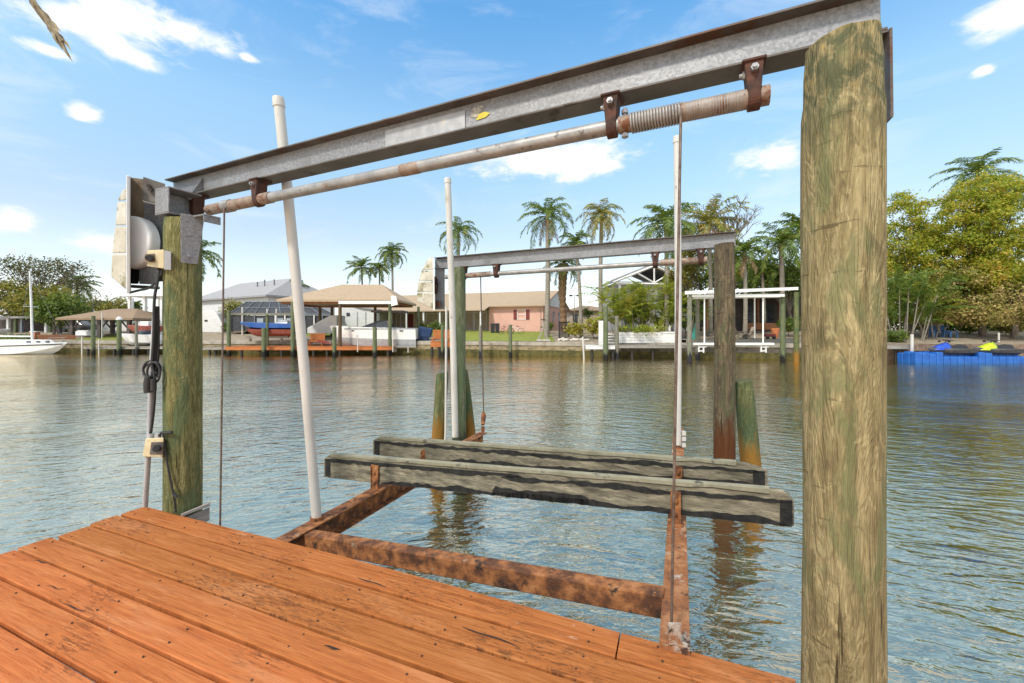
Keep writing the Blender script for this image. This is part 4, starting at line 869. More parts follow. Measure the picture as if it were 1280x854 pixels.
def seawall(x0, x1, label, m_, mcap, capv=0.32, moss=True):
    e = thing('seawall', label, 'seawall', ((x0 + x1) / 2, ys((x0 + x1) / 2), 0)); mb = MB(); k = max(1, int((x1 - x0) / 3)); pts = [(x0 + (x1 - x0) * i / k) for i in range(k + 1)]
    def strip(z0, z1, f, bk, nm, mm):
        mb = MB()
        for a, b_ in zip(pts, pts[1:]):
            ya_, yb_ = ys(a), ys(b_)
            mb.hexa([(a, ya_ - f, z0), (b_, yb_ - f, z0), (b_, yb_ + bk, z0), (a, ya_ + bk, z0)], [(a, ya_ - f, z1), (b_, yb_ - f, z1), (b_, yb_ + bk, z1), (a, ya_ + bk, z1)])
        return mb.build(nm, mm, e)
    strip(-0.8, 1.25 - capv, 0.0, 0.3, 'wall_face', m_); strip(1.252 - capv, 1.275, 0.08, 0.4, 'cap', mcap)
    if moss: strip(-0.8, 0.5, 0.012, -0.002, 'tide_band', M_moss)
    return e
seawall(X(-160, 42), X(250, 41.5), 'low brown seawall behind the left hand dock', M_seawall, M_cap)
seawall(X(250, 41.5) + .02, X(548, 39), 'mossy seawall behind the orange dock', M_seawall, M_cap)
seawall(X(548, 39) + .02, X(741, 37.2), 'stained timber seawall below the green lawn', M_seawall, M_cap)
seawall(X(741, 37.2) + .02, X(1010, 33.5), 'dark shaded seawall behind the white covered lift', mat('dark_seawall', [(0.06, 0.05, 0.04), (0.16, 0.14, 0.11)], 2, 0.9, 0, 0.4, 0.03), M_cap)  # shade behind the lift is put into this section's darker wall colour
seawall(X(1010, 33.5) + .02, X(1420, 31), 'reddish brown bank wall behind the blue floating dock', M_wall_brown, M_wall_brown, 0.5, False)

def pb(mb, u0, u1, v0, v1, y, d):
    mb.bx(X(u0, y), X(u1, y), y, y + d, Z(v1, y), Z(v0, y)); return mb
def base(u, y, z=None): 
    x = X(u, y); return (x, y, gz(x, y) if z is None else z)

# ------------------------------------------------------------------ plants
def frond(mb, p, azi, e0, L, droop, ll, w, rs, bias=Vector((0, 0, 0)), nseg=9, per=4, fold=0.35):
    pts = []; q = Vector(p); st = L / nseg
    for i in range(nseg + 1):
        pts.append(q.copy()); f = i / nseg
        e = e0 - droop * f ** 1.3
        d = Vector((math.cos(azi) * math.cos(e), math.sin(azi) * math.cos(e), math.sin(e))) + bias * f
        q = q + d.normalized() * st
    mb.tube(pts, [0.028 * (1 - 0.8 * i / nseg) + 0.006 for i in range(nseg + 1)], 3, False)
    for i in range(nseg):
        d = (pts[i + 1] - pts[i]).normalized(); side = d.cross(Vector((0, 0, 1)))
        if side.length < 0.1: side = Vector((math.sin(azi), -math.cos(azi), 0))
        side.normalize(); up = side.cross(d)
        for k in range(per):
            f = (i + k / per) / nseg
            if f < 0.1: continue
            o = pts[i].lerp(pts[i + 1], k / per); l = ll * (0.35 + 0.65 * math.sin(math.pi * min(1, f * 0.9 + 0.1)) ) * rs.uniform(0.8, 1.15)
            for sg in (-1, 1):
                t_ = (d * 0.55 + side * sg * rs.uniform(0.6, 0.9) + up * rs.uniform(-0.1, fold) - Vector((0, 0, 1)) * rs.uniform(0.0, 0.55) * (0.4 + f))
                t_.normalize(); tip = o + t_ * l - Vector((0, 0, 1)) * l * rs.uniform(0.05, 0.35); mid = o + t_ * l * 0.5
                wv = (d * 0.9 + up * rs.uniform(-0.5, 0.5)).normalized() * w
                mb.add([o - wv * .5, o + wv * .5, mid + wv, mid - wv, tip], [(0, 1, 2, 3), (3, 2, 4)])
def trunk_pts(p0, p1, bow, k=8):
    p0 = Vector(p0); p1 = Vector(p1); return [p0.lerp(p1, i / k) + Vector(bow) * math.sin(math.pi * i / k) for i in range(k + 1)]
def palm(u0, utop, vtop, y, r, L, label, m_leaf=None, nf=20, bias=(-0.25, 0, 0.0), group=None, seed=1, droop=1.9, ll=0.55, w=0.04, boots=False, dead=0, emin=-25, bow=(0.1, 0, 0), name='palm_tree', zbase=None, e_max=80, shaft=True):
    rs = random.Random(seed * 13 + 5); b0 = base(u0, y, zbase); top = P(utop, vtop, y)
    t_ = thing(name, label, 'palm tree', b0, 0, group)
    pts = trunk_pts(Vector(b0) - Vector((0, 0, 0.3)), top, bow)
    mb = MB()
    if boots:
        k = 26; pts = trunk_pts(Vector(b0) - Vector((0, 0, 0.3)), top, bow, k)
        mb.tube(pts, [r * (0.72 + 0.5 * (i / k) ** 2 + (0.1 if i % 2 else -0.06)) for i in range(k + 1)], 14)
        mb.build('trunk', M_palmboot, t_)
        mb = MB()
        for i in range(150):
            f = rs.uniform(0.25, 1.0); j = min(k - 1, int(f * k)); c_ = pts[j].lerp(pts[j + 1], f * k - j); a = rs.uniform(0, 6.28); rr = r * (0.72 + 0.5 * f * f)
            o = c_ + Vector((math.cos(a), math.sin(a), 0)) * rr; d = Vector((math.cos(a) * .5, math.sin(a) * .5, 0.9)); sdv = Vector((-math.sin(a), math.cos(a), 0)) * 0.05
            mb.add([o - sdv, o + sdv, o + d * 0.3 + sdv * .5, o + d * 0.3 - sdv * .5], [(0, 1, 2, 3)])
        mb.build('boot_stubs', M_deadfrond, t_)['kind'] = 'stuff'
    else:
        k = len(pts) - 1
        mb.tube(pts, [r * (1.25 - 0.4 * (i / k) ** .6) for i in range(k + 1)], 12); mb.build('trunk', M_palmbark, t_, smooth='auto')
        if shaft:
            d = (pts[-1] - pts[-2]).normalized(); mb = MB(); mb.tube([top - d * 0.75, top - d * 0.5, top], [r * 0.8, r * 1.05, r * 0.55], 10); mb.build('crownshaft', M_palmboot, t_, smooth='auto')
    mb = MB()
    for i in range(nf):
        a = i * 2.399 + rs.uniform(-.3, .3); f = (i + 0.5) / nf
        e = R(e_max + (emin - e_max) * f + rs.uniform(-8, 8))
        frond(mb, top, a, e, L * rs.uniform(0.85, 1.1) * (0.8 + 0.3 * f), droop * rs.uniform(0.75, 1.1), ll, w, rs, Vector(bias))
    mb.build('crown', m_leaf or M_palmgreen, t_)
    if dead:
        mb = MB()
        for i in range(dead):
            frond(mb, top - Vector((0, 0, 0.2)), rs.uniform(0, 6.28), R(rs.uniform(-50, -25)), L * 0.8, 1.0, ll * .7, w * .8, rs)
        mb.build('dead_fronds', M_deadfrond, t_)
    return t_
def leafquad(mb, c, s_, rs, upb=0.5):
    n_ = Vector((rs.gauss(0, 1), rs.gauss(0, 1), rs.gauss(0, 1) + upb)).normalized(); a = n_.orthogonal().normalized()
    a = (Matrix.Rotation(rs.uniform(0, 6.28), 3, n_) @ a); b_ = n_.cross(a); h_ = s_ * rs.uniform(0.7, 1.3)
    mb.add([c - a * h_, c - b_ * h_ * .62, c + a * h_, c + b_ * h_ * .62], [(0, 1, 2, 3)])
def clump_cloud(lobes, rs, shell=0.5):
    out = []
    for (c, rad, n_) in lobes:
        for i in range(n_):
            while True:
                d = Vector((rs.uniform(-1, 1), rs.uniform(-1, 1), rs.uniform(-1, 1)))
                if 0.05 < d.length <= 1: break
            d = d.normalized() * (shell + (1 - shell) * rs.random() ** 0.7)
            out.append(Vector((c[0] + d.x * rad[0], c[1] + d.y * rad[1], c[2] + d.z * rad[2])))
    return out
def tree(label, b0, lobes, m_leaf, leaf, per, cr, seed, tr=0.16, nlimb=14, group=None, shell=0.45, extra=None, bark=None, upb=0.6, name='tree', cat='tree', fork=0.35):
    rs = random.Random(seed); t_ = thing(name, label, cat, b0, 0, group)
    cl = clump_cloud(lobes, rs, shell); mb = MB()
    for c in cl:
        rr = cr * rs.uniform(0.6, 1.3)
        for i in range(int(per * rs.uniform(.7, 1.3))):
            leafquad(mb, c + Vector((rs.gauss(0, rr * .5), rs.gauss(0, rr * .5), rs.gauss(0, rr * .33))), leaf, rs, upb)
    mb.build('crown', m_leaf, t_)
    if extra:
        lob2, m2, leaf2, per2, cr2 = extra; mb = MB()
        for c in clump_cloud(lob2, rs, 0.5):
            for i in range(per2): leafquad(mb, c + Vector((rs.gauss(0, cr2 * .5), rs.gauss(0, cr2 * .5), rs.gauss(0, cr2 * .3))), leaf2, rs, upb)
        mb.build('low_foliage', m2, t_)
    mb = MB(); b = Vector(b0); cen = sum((Vector(c) for c, r_, n_ in lobes), Vector()) / len(lobes); f0 = b.lerp(Vector((cen.x, cen.y, cen.z)), fork)
    mb.tube([b - Vector((0, 0, .3)), b.lerp(f0, .5) + Vector((0.08, 0, 0)), f0], [tr * 1.25, tr, tr * .8], 9)
    for c in rs.sample(cl, min(nlimb, len(cl))):
        m1 = f0.lerp(c, 0.45) + Vector((rs.uniform(-.3, .3), rs.uniform(-.3, .3), rs.uniform(0, .4)))
        mb.tube([f0 - Vector((0, 0, .05)), m1, c], [tr * .5, tr * .3, tr * .08], 5)
    mb.build('trunk', bark or M_bark, t_, smooth='auto')
    return t_
def sph(u, v, y, ru, rv, n_, rd=None):
    """lobe from picture size: centre u,v at depth y"""
    return (P(u, v, y), (ru * y / F, (rd or (ru * y / F)), rv * y / F), n_)

# --- left trees
tree('wide sparse tree with tiny dark leaves at the far left', base(46, 56), [sph(30, 345, 56, 34, 22, 60), sph(75, 345, 56, 36, 24, 60), sph(50, 335, 56, 40, 14, 55)], M_darkleaf, 0.13, 26, 0.85, 3, 0.2, 60, shell=0.35, name='broadleaf_tree')
tree('dense olive tree below the wide sparse crown at the far left', base(28, 52), [sph(15, 375, 52, 34, 20, 60), sph(58, 380, 52, 34, 22, 60), sph(-20, 372, 52, 24, 22, 30)], M_olive, 0.17, 55, 1.1, 4, 0.2, 16, name='broadleaf_tree')
tree('fresh green tree standing behind the brown slat fence', base(66, 47.5), [sph(64, 392, 47.5, 18, 16, 35), sph(82, 383, 47.5, 20, 16, 34)], M_green, 0.16, 50, 0.9, 5, 0.14, 10, name='broadleaf_tree')
palm(97, 96, 357, 60, 0.16, 3.6, 'dark palm rising among the left hand trees above the boathouse', nf=24, bias=(0.25, 0, 0), seed=2, ll=0.6, w=0.06, emin=-30)
tree('thin bare limbed tree between the palm and the yellow tree', base(108, 66), [sph(108, 376, 66, 14, 12, 26)], M_darkleaf, 0.13, 14, 0.8, 6, 0.14, 22, name='broadleaf_tree')
tree('olive yellow tree behind the ridge of the brown boathouse', base(133, 75), [sph(128, 384, 75, 15, 9, 30), sph(147, 384, 75, 14, 10, 28)], M_olive, 0.2, 45, 1.2, 7, 0.16, 10, name='broadleaf_tree')
palm(170, 170, 383, 62, 0.14, 1.5, 'small palm seen through the white pavilion', nf=16, seed=3, ll=0.4, w=0.06)
palm(232, 243, 316, 26, 0.13, 1.9, 'palm mostly hidden behind the olive post with fronds showing at its right', nf=20, bias=(0.3, 0, 0), seed=4, ll=0.45, w=0.035, emin=-40, zbase=0.6)
palm(368, 368, 362, 66, 0.18, 2.6, 'bushy low palm behind the leaning white pole', nf=26, seed=5, ll=0.6, w=0.07, emin=-40, droop=1.5, shaft=False)
tree('olive bush growing in front of the white house', base(297, 51), [sph(296, 388, 51, 14, 10, 34), sph(283, 397, 51, 8, 8, 14)], M_olive, 0.13, 50, 0.8, 8, 0.08, 8, name='bush', cat='bush')
# --- distant palms above roofs
G1 = 'palms above the boathouse and house roofs'
palm(453, 452, 335, 72, 0.17, 3.6, 'left palm of the close pair above the tan boathouse roof', nf=22, bias=(-0.35, 0, 0.05), group=G1, seed=6, ll=0.7, w=0.06, droop=1.7)
palm(474, 474, 336, 74, 0.15, 3.0, 'smaller right palm of the close pair above the tan boathouse roof', nf=20, bias=(0.1, 0, 0), group=G1, seed=7, ll=0.65, w=0.06)
palm(490, 490, 316, 68, 0.19, 3.4, 'tall slim palm right of the close pair above the boathouse roof', nf=24, bias=(0.0, 0, 0), group=G1, seed=8, ll=0.7, w=0.06, droop=2.2, emin=-35)
palm(573, 573, 290, 58, 0.17, 4.4, 'palm behind the white pole and the left end of the far lift beam', nf=24, bias=(-0.1, 0, 0), group=G1, seed=9, ll=0.75, w=0.055, droop=2.3, emin=-40)
palm(683, 684, 270, 41, 0.23, 3.7, 'tallest grey trunked palm before the right end of the pink house', nf=26, bias=(-0.35, 0, 0.05), seed=10, ll=0.7, w=0.045, droop=2.0, emin=-40, dead=3)
palm(706, 704, 330, 45, 0.42, 2.8, 'stout palm with shaggy brown trunk beside the pink house', nf=22, seed=11, ll=0.6, w=0.05, boots=True, emin=-40, bow=(-.15, 0, 0))
palm(727, 720, 304, 40, 0.16, 2.3, 'thin palm between the stout shaggy palm and the yellowing palm', nf=18, bias=(-0.3, 0, 0.05), seed=12, ll=0.5, w=0.045)
palm(752, 752, 270, 40, 0.2, 3.2, 'palm with yellowing fronds and a slim trunk behind the green piling', M_palmyellow, nf=24, bias=(-0.12, 0, 0), seed=13, ll=0.6, w=0.04, droop=2.2, emin=-40, bow=(-.1, 0, 0))
palm(832, 832, 280, 36, 0.17, 3.7, 'bushy palm on a grey trunk behind the white planter wall', nf=30, bias=(-0.1, 0, 0.1), seed=14, ll=0.75, w=0.05, droop=1.9, emin=-45)
palm(888, 886, 280, 40, 0.18, 4.4, 'palm with brown hanging fronds behind the dark weathered post', M_palmyellow, nf=24, bias=(0.0, 0, 0.15), seed=15, ll=0.8, w=0.05, dead=5, droop=1.7)
palm(931, 930, 316, 37, 0.17, 2.8, 'pale trunked palm standing on the patio', nf=22, seed=16, ll=0.6, w=0.05, dead=2)
palm(977, 976, 305, 40, 0.22, 3.5, 'fresh green palm right of the bare tree', nf=26, bias=(-0.05, 0, 0.1), seed=17, ll=0.7, w=0.05, droop=1.8, boots=False)
palm(1003, 1003, 285, 44, 0.2, 3.6, 'fan crowned palm partly hidden by the thick tan post', nf=30, seed=18, ll=0.7, w=0.06, droop=1.3, emin=-50, shaft=False)
tree('dense green tree filling the gap behind the white covered lift', base(950, 50), [sph(920, 350, 50, 36, 22, 60), sph(965, 355, 50, 36, 22, 60), sph(875, 340, 50, 26, 22, 40), sph(1000, 360, 50, 30, 22, 40)], M_green, 0.16, 55, 1.1, 21, 0.2, 12, name='broadleaf_tree')
tree('bright green tree just left of the dark weathered post crown line', base(868, 45), [sph(862, 318, 45, 22, 26, 50), sph(850, 345, 45, 20, 22, 40)], M_olive, 0.13, 60, 0.8, 61, 0.16, 12, name='broadleaf_tree')
tree('bright leafy tree between the fresh green palm and the thick tan post', base(992, 43), [sph(990, 345, 43, 26, 28, 60), sph(962, 350, 43, 20, 20, 40)], M_green, 0.13, 60, 0.8, 62, 0.16, 12, name='broadleaf_tree')
palm(912, 908, 322, 41, 0.16, 3.0, 'short palm filling the gap right of the dark weathered post', M_areca, nf=24, seed=63, ll=0.65, w=0.05, emin=-40)
palm(955, 952, 335, 42, 0.16, 2.8, 'low palm behind the middle of the white covered lift', nf=24, seed=64, ll=0.6, w=0.05, emin=-40)
# bare tree
def bare_tree(label, b0, u, v, y, seed):
    rs = random.Random(seed); t_ = thing('bare_tree', label, 'tree', b0); mb = MB(); tips = []
    def grow(p, d, L, r_, lev):
        q = p + d * L; mid = p.lerp(q, .5) + Vector((rs.uniform(-.1, .1), rs.uniform(-.1, .1), 0)) * L
        mb.tube([p, mid, q], [r_, r_ * .85, r_ * .7], 5 if lev < 3 else 3, False)
        if lev >= 6: tips.append(q); return
        for i in range(2 if rs.random() < .6 else 3):
            nd = (d + Vector((rs.uniform(-.75, .75), rs.uniform(-.6, .6), rs.uniform(-.25, .4)))).normalized(); grow(q, nd, L * rs.uniform(.66, .86), r_ * .7, lev + 1)
    b = Vector(b0); grow(b, Vector((-0.03, 0, 1)), 3.6, 0.24, 0)
    mb.build('trunk', M_bark, t_, smooth='auto'); mb = MB()
    for q in tips:
        for i in range(4): leafquad(mb, q + Vector((rs.gauss(0, .12), rs.gauss(0, .12), rs.gauss(0, .1))), 0.06, rs)
    mb.build('crown', M_darkleaf, t_); return t_
bare_tree('thin bare tree with fine forked branches against the sky', base(915, 44), 930, 240, 44, 4)
bare_tree('second bare tree showing fine twigs left of the larger bare one', base(882, 47), 880, 240, 47, 9)
# areca clump and other shrubs
def areca(label, u, y, n_, spread, L, seed, stem, m_=None, lift=1.4, leanmax=0.35):
    rs = random.Random(seed); b = base(u, y); t_ = thing('areca_palm', label, 'palm clump', b); ms = MB(); mf = MB()
    for i in range(n_):
        o = Vector(b) + Vector((rs.uniform(-spread, spread), rs.uniform(-.8, .8), -0.1)); lean = Vector(((o.x - b[0]) / spread * leanmax + rs.uniform(-.12, .12), rs.uniform(-.15, .1), 1)).normalized(); h_ = lift * rs.uniform(.3, 1.15); top = o + lean * h_
        ms.tube([o, o.lerp(top, .5), top], [stem, stem * .9, stem * .6], 6, False)
        for k in range(6): frond(mf, top, rs.uniform(0, 6.28), R(rs.uniform(35, 85)), L * rs.uniform(.7, 1.15), rs.uniform(1.0, 1.9), 0.42, 0.03, rs, Vector((lean.x * .5, 0, 0)), 8, 4, .5)
    ms.build('stems', M_palmbark, t_); mf.build('fronds', m_ or M_areca, t_); return t_
areca('golden green areca clump before the white gabled house', 800, 36.6, 40, 2.2, 2.7, 3, 0.035, lift=3.6)
areca('tall fan of pale areca stems beside the thick tan post', 1128, 34.5, 16, 1.6, 3.0, 5, 0.05, M_palmgreen, lift=4.4, leanmax=0.5)
areca('second fan of arching areca fronds left of the blue garden chairs', 1158, 36.2, 9, 0.9, 2.6, 8, 0.045, M_areca, lift=3.2, leanmax=0.6)
areca('dense areca clump at the left corner of the covered lift patio', 858, 38.5, 12, 1.0, 2.3, 9, 0.04, M_palmgreen, lift=2.6)
# seagrape trees right
tree('yellow green seagrape tree right beside the thick tan post', base(1136, 38), [sph(1128, 290, 38, 30, 52, 90), sph(1152, 320, 38, 34, 40, 70), sph(1120, 350, 38, 30, 40, 60)], M_grape, 0.095, 105, 0.62, 31, 0.18, 24, name='seagrape_tree', extra=([sph(1150, 375, 38, 36, 24, 50)], M_green, 0.14, 50, 0.9))
tree('largest seagrape tree with a domed yellow crown at the right', base(1228, 36.5), [sph(1226, 255, 36.5, 40, 30, 90), sph(1215, 285, 36.5, 46, 34, 100), sph(1236, 240, 36.5, 26, 28, 45), sph(1190, 310, 36.5, 32, 30, 50)], M_grape, 0.095, 105, 0.62, 32, 0.22, 34, name='seagrape_tree', extra=([sph(1200, 350, 36.5, 44, 30, 70), sph(1180, 385, 36.5, 36, 18, 36)], M_grape_low, 0.1, 80, 0.7))
tree('seagrape tree with dry pinkish lower leaves at the right edge', base(1268, 34.8), [sph(1268, 325, 34.8, 42, 34, 90), sph(1300, 300, 34.8, 40, 40, 60), sph(1240, 345, 34.8, 30, 22, 50)], M_grape, 0.095, 105, 0.62, 33, 0.2, 34, name='seagrape_tree', extra=([sph(1250, 378, 34.8, 52, 24, 90), sph(1225, 392, 34.8, 36, 14, 40), sph(1290, 385, 34.8, 34, 24, 44)], M_grape_low, 0.1, 80, 0.65))
tree('dark green thicket closing the view behind the seagrape trees', base(1200, 46), [sph(1150, 365, 46, 50, 40, 90), sph(1220, 365, 46, 60, 40, 100), sph(1290, 370, 46, 50, 40, 70), sph(1130, 402, 46, 40, 12, 40), sph(1190, 402, 46, 40, 12, 40), sph(1250, 402, 46, 40, 12, 40), sph(1310, 402, 46, 40, 12, 40)], M_green, 0.18, 50, 1.2, 34, 0.2, 10, name='broadleaf_tree')
palm(1228, 1222, 218, 42, 0.2, 4.3, 'wind blown palm crown rising behind the largest seagrape tree', nf=24, bias=(-0.3, 0, 0.05), seed=22, ll=0.7, w=0.05)
palm(1298, 1297, 240, 40, 0.2, 3.0, 'palm at the right edge with one frond reaching into view', nf=18, bias=(-0.2, 0, 0), seed=23, ll=0.7, w=0.05)
# low plants
def shrub(label, u, v, y, ru, rv, n_, m_, leaf=0.09, seed=1, group=None, per=40):
    return tree(label, base(u, y), [(P(u, v, y), (ru * y / F, ru * y / F * .7, rv * y / F), n_)], m_, leaf, per, 0.4, seed, 0.04, 5, name='shrub', cat='shrub', group=group)
shrub('yellow croton bush left of the thin palm trunk', 718, 411, 39, 9, 7, 26, M_yellowbush, seed=41)
shrub('yellow croton bush between the thin palm and the green piling', 741, 409, 39, 12, 9, 34, M_yellowbush, seed=42)
shrub('dark green hedge in front of the sailboat mast', 22, 424, 43.2, 24, 6, 40, M_green, seed=43)
shrub('rounded bush left of the white shed beside the olive post', 284, 408, 48, 5, 5, 14, M_green, seed=51)
shrub('low bush at the foot of the pink house right corner', 686, 408, 44, 5, 4, 14, M_green, seed=52)
shrub('green bushes behind the orange slatted bench by the lawn', 547, 408, 43.5, 10, 5, 20, M_green, seed=53)
shrub('clipped bush at the right end of the tan boathouse', 528, 409, 46, 6, 5, 14, M_olive, seed=54)
shrub('dense bush filling the space under the patio palms', 985, 405, 38, 14, 10, 34, M_green, seed=55)
shrub('leafy bush on the far bank below the largest seagrape', 1212, 408, 38.5, 16, 7, 34, M_green, seed=56)
shrub('leafy bush below the seagrape at the right edge', 1262, 408, 37, 18, 7, 34, M_olive, seed=57)
shrub('small green tree on the far side yard between two palm trunks', 735, 393, 50, 5, 10, 16, M_green, seed=44)
shrub('ground plants under the areca stems near the small grey dock', 1120, 421, 33.5, 14, 5, 20, M_green, seed=45)
shrub('leafy plants on the planter wall under the areca clump', 800, 411, 35.6, 30, 4, 34, M_areca, seed=46)

# ------------------------------------------------------------------ pilings
def pile(u, vtop, y, r, label, m_=None, group=None, zb=-1.0, name='piling', cap=False, lean=(0, 0)):
    x = X(u, y); z1 = Z(vtop, y); mb = MB()
    k = 6; mb.tube([(x + lean[0] * i / k, y, zb + (z1 - zb) * i / k) for i in range(k + 1)], [r * (1.05 - 0.1 * i / k) for i in range(k + 1)], 12)
    o = solo(mb, name, m_ or M_pile_green, label, 'piling', (x, y, zb), group, smooth='auto')
    if cap:
        mb = MB(); mb.tube([(x + lean[0], y, z1), (x + lean[0], y, z1 + 0.02), (x + lean[0], y, z1 + 0.2)], [r * 1.08, r * 1.08, 0.01], 12); mb.build('cone_cap', M_pile_grey, o)
    return o
def wpole(u, v0, v1, y, label, r=0.05, group=None, lean=0.0, m_=None):
    mb = MB(); a = P(u, v1, y); b_ = P(u + lean, v0, y); mb.tube([a, a.lerp(b_, .5), b_], r, 8)
    return solo(mb, 'guide_pole', m_ or M_pvc, label, 'guide pole', tuple(a), group, smooth='auto')
def deck(label, u0, u1, vt, y, dep, m_, th=0.22, legs=(), leg_r=0.12, plank=0.16, fascia=True, name='dock', rail=None):
    x0, x1 = X(u0, y), X(u1, y); zt = Z(vt, y); t_ = thing(name, label, 'dock', ((x0 + x1) / 2, y, 0))
    mb = MB(); nx = max(1, int((x1 - x0) / plank)); w_ = (x1 - x0) / nx
    for i in range(nx): mb.bx(x0 + i * w_ + .006, x0 + (i + 1) * w_ - .006, y, y + dep, zt - 0.04, zt + random.uniform(-.004, .004))
    mb.build('planks', m_, t_)
    MB().bx(x0 + 0.01, x1 - 0.01, y + 0.02, y + 0.07, zt - th, zt - 0.045).build('fascia', m_, t_); MB().bx(x0 + 0.01, x1 - 0.01, y + dep - .07, y + dep - .02, zt - th, zt - 0.045).build('fascia', m_, t_)
    for (u, dy) in legs:
        mb = MB(); mb.tube([(X(u, y + dy), y + dy, -1), (X(u, y + dy), y + dy, zt - 0.05)], [leg_r * 1.15, leg_r], 10); mb.build('leg', M_pile_black, t_, smooth='auto')
    return t_
# left hand grey docks
deck('grey timber dock at the left running past the brown boathouse', 104, 206, 433.5, 40.0, 1.6, M_grey_wood, legs=[(110, .2), (117, .25), (143, .2), (151, .3), (167, .2), (186, .25)])
deck('grey timber dock just right of the olive post', 250, 281, 434.5, 39.8, 1.4, M_grey_wood, legs=[(262, .2), (269, .25)])
wpole(102.5, 421, 447, 39.7, 'short white pole at the left end of the grey left dock', 0.06)
pile(116.5, 395, 39.6, 0.17, 'tall green piling under the front of the brown boathouse')
wpole(127.5, 391, 425, 43.5, 'thin white pole in front of the brown boathouse lawn', 0.05)
wpole(123.5, 424, 446, 39.6, 'short white pole beside the tall green piling at the left', 0.05)
pile(149, 400, 39.8, 0.19, 'green piling with white cap at the middle of the grey left dock', cap=False)
mb = MB(); mb.tube([P(149, 400, 39.8), P(149, 398.5, 39.8), P(149, 396, 39.8)], [0.24, 0.25, 0.1], 12); mb.build('white_cap', M_white, bpy.data.objects[[o.name for o in col.objects if o.get('label', '').startswith('green piling with white cap')][0]])
pile(170.5, 401, 39.9, 0.12, 'slim piling near the red hulled boat', M_pile_grey)
pile(286, 388, 38.6, 0.17, 'green piling at the left end of the blue boat lift')
pile(330, 410, 37.9, 0.2, 'stout green piling in front of the blue boat at the orange dock')
pile(334, 393, 39.2, 0.13, 'slim green piling behind the stout one at the blue boat')
pile(366, 377, 38.2, 0.18, 'green piling beside the leaning white pole carrying the tan boathouse')
pile(418, 410, 36.8, 0.18, 'green piling with a pointed cap before the orange bench', cap=True)
pile(468.5, 409, 36.9, 0.19, 'green piling with flat top before the white boat hull')
pile(553, 406, 37.5, 0.15, 'green piling before the orange slatted bench by the lawn')
pile(600.5, 407, 37.3, 0.15, 'grey mooring piling left of the pair before the lawn', M_pile_grey)
pile(638, 406, 37.3, 0.16, 'grey green mooring piling below the pink house window')
pile(757, 383, 33.2, 0.2, 'bright green piling at the little white platform')
pile(771, 395, 34.0, 0.17, 'pale green piling right of the bright green one', M_pile_grey)
pile(847, 388, 32.0, 0.2, 'greenish piling left of the white covered lift', M_pile_grey)
wpole(730, 421, 449, 33.6, 'leaning white stake left of the little white platform', 0.07, lean=-1.5)
wpole(1140, 418, 452, 30.9, 'stout white post beside the blue floating dock', 0.1)
deck('little white platform with pale planks at the green piling', 732, 769, 432, 33.4, 1.6, M_white, legs=[(740, .3), (766, .3)], th=0.3)
deck('small grey dock between the thick tan post and the blue float', 1090, 1143, 431.5, 31.4, 1.6, M_grey_wood, legs=[(1120, .4)], th=0.3)
mb = MB(); e = thing('steps', 'white steps and tall panel on the little white platform', 'steps', base(753, 34.2, Z(432, 34.2)))
pb(MB(), 748.5, 757, 401, 431.5, 34.4, 0.12).build('panel', M_white, e)
for i in range(4): pb(MB(), 757.5, 768, 417 + 3.5 * i, 418.4 + 3.5 * i, 34.5 - .12 * i, 0.3).build('tread', M_white, e)
# ------------------------------------------------------------------ pink house and its porch
O = (X(679, 46), 46, 2.2); th = R(-20); MH = frame(O, th)
house = thing('pink_house', 'single storey pink stucco house with tan shingle roof and red shutters', 'house', O, th)
mb = MB(MH); mb.bx(-6.5, 0, 0, 12, -0.3, 2.93); mb.bx(-22.5, -6.502, 2.4, 12, -0.3, 2.5); mb.build('wall', M_pink, house)
mb = MB(MH); mb.bx(-22.6, -6.51, 2.3, 2.39, -0.3, 2.55); mb.build('porch_wall', M_tan_wall, house)
mb = MB(MH)
zr, ze = 5.0, 2.85
mb.add([(-23, -0.6, ze - .12), (0.35, -0.6, ze - .12), (0.35, 6, zr - .12), (-23, 6, zr - .12), (-23, -0.6, ze), (0.35, -0.6, ze), (0.35, 6, zr), (-23, 6, zr)], [(3, 2, 1, 0), (4, 5, 6, 7), (0, 1, 5, 4), (1, 2, 6, 5), (2, 3, 7, 6), (3, 0, 4, 7)])
mb.add([(-23, 6.002, zr - .12), (0.35, 6.002, zr - .12), (0.35, 12.6, ze - .12), (-23, 12.6, ze - .12), (-23, 6.002, zr), (0.35, 6.002, zr), (0.35, 12.6, ze), (-23, 12.6, ze)], [(3, 2, 1, 0), (4, 5, 6, 7), (0, 1, 5, 4), (1, 2, 6, 5), (2, 3, 7, 6), (3, 0, 4, 7)])
mb.add([(-23, -1.9, ze - .58), (-6.2, -1.9, ze - .58), (-6.2, -0.605, ze - .13), (-23, -0.605, ze - .13), (-23, -1.9, ze - .46), (-6.2, -1.9, ze - .46), (-6.2, -0.605, ze - 0.0), (-23, -0.605, ze - 0.0)], [(3, 2, 1, 0), (4, 5, 6, 7), (0, 1, 5, 4), (1, 2, 6, 5), (2, 3, 7, 6), (3, 0, 4, 7)])
mb.build('roof', M_tan_shingle, house)
mb = MB(MH); mb.add([(0.1, 0, 2.9), (0.1, 12, 2.9), (0.1, 6, 4.85), (-0.05, 0, 2.9), (-0.05, 12, 2.9), (-0.05, 6, 4.85)], [(0, 1, 2), (5, 4, 3), (0, 3, 4, 1), (1, 4, 5, 2), (2, 5, 3, 0)]); mb.build('gable', M_house_white, house)
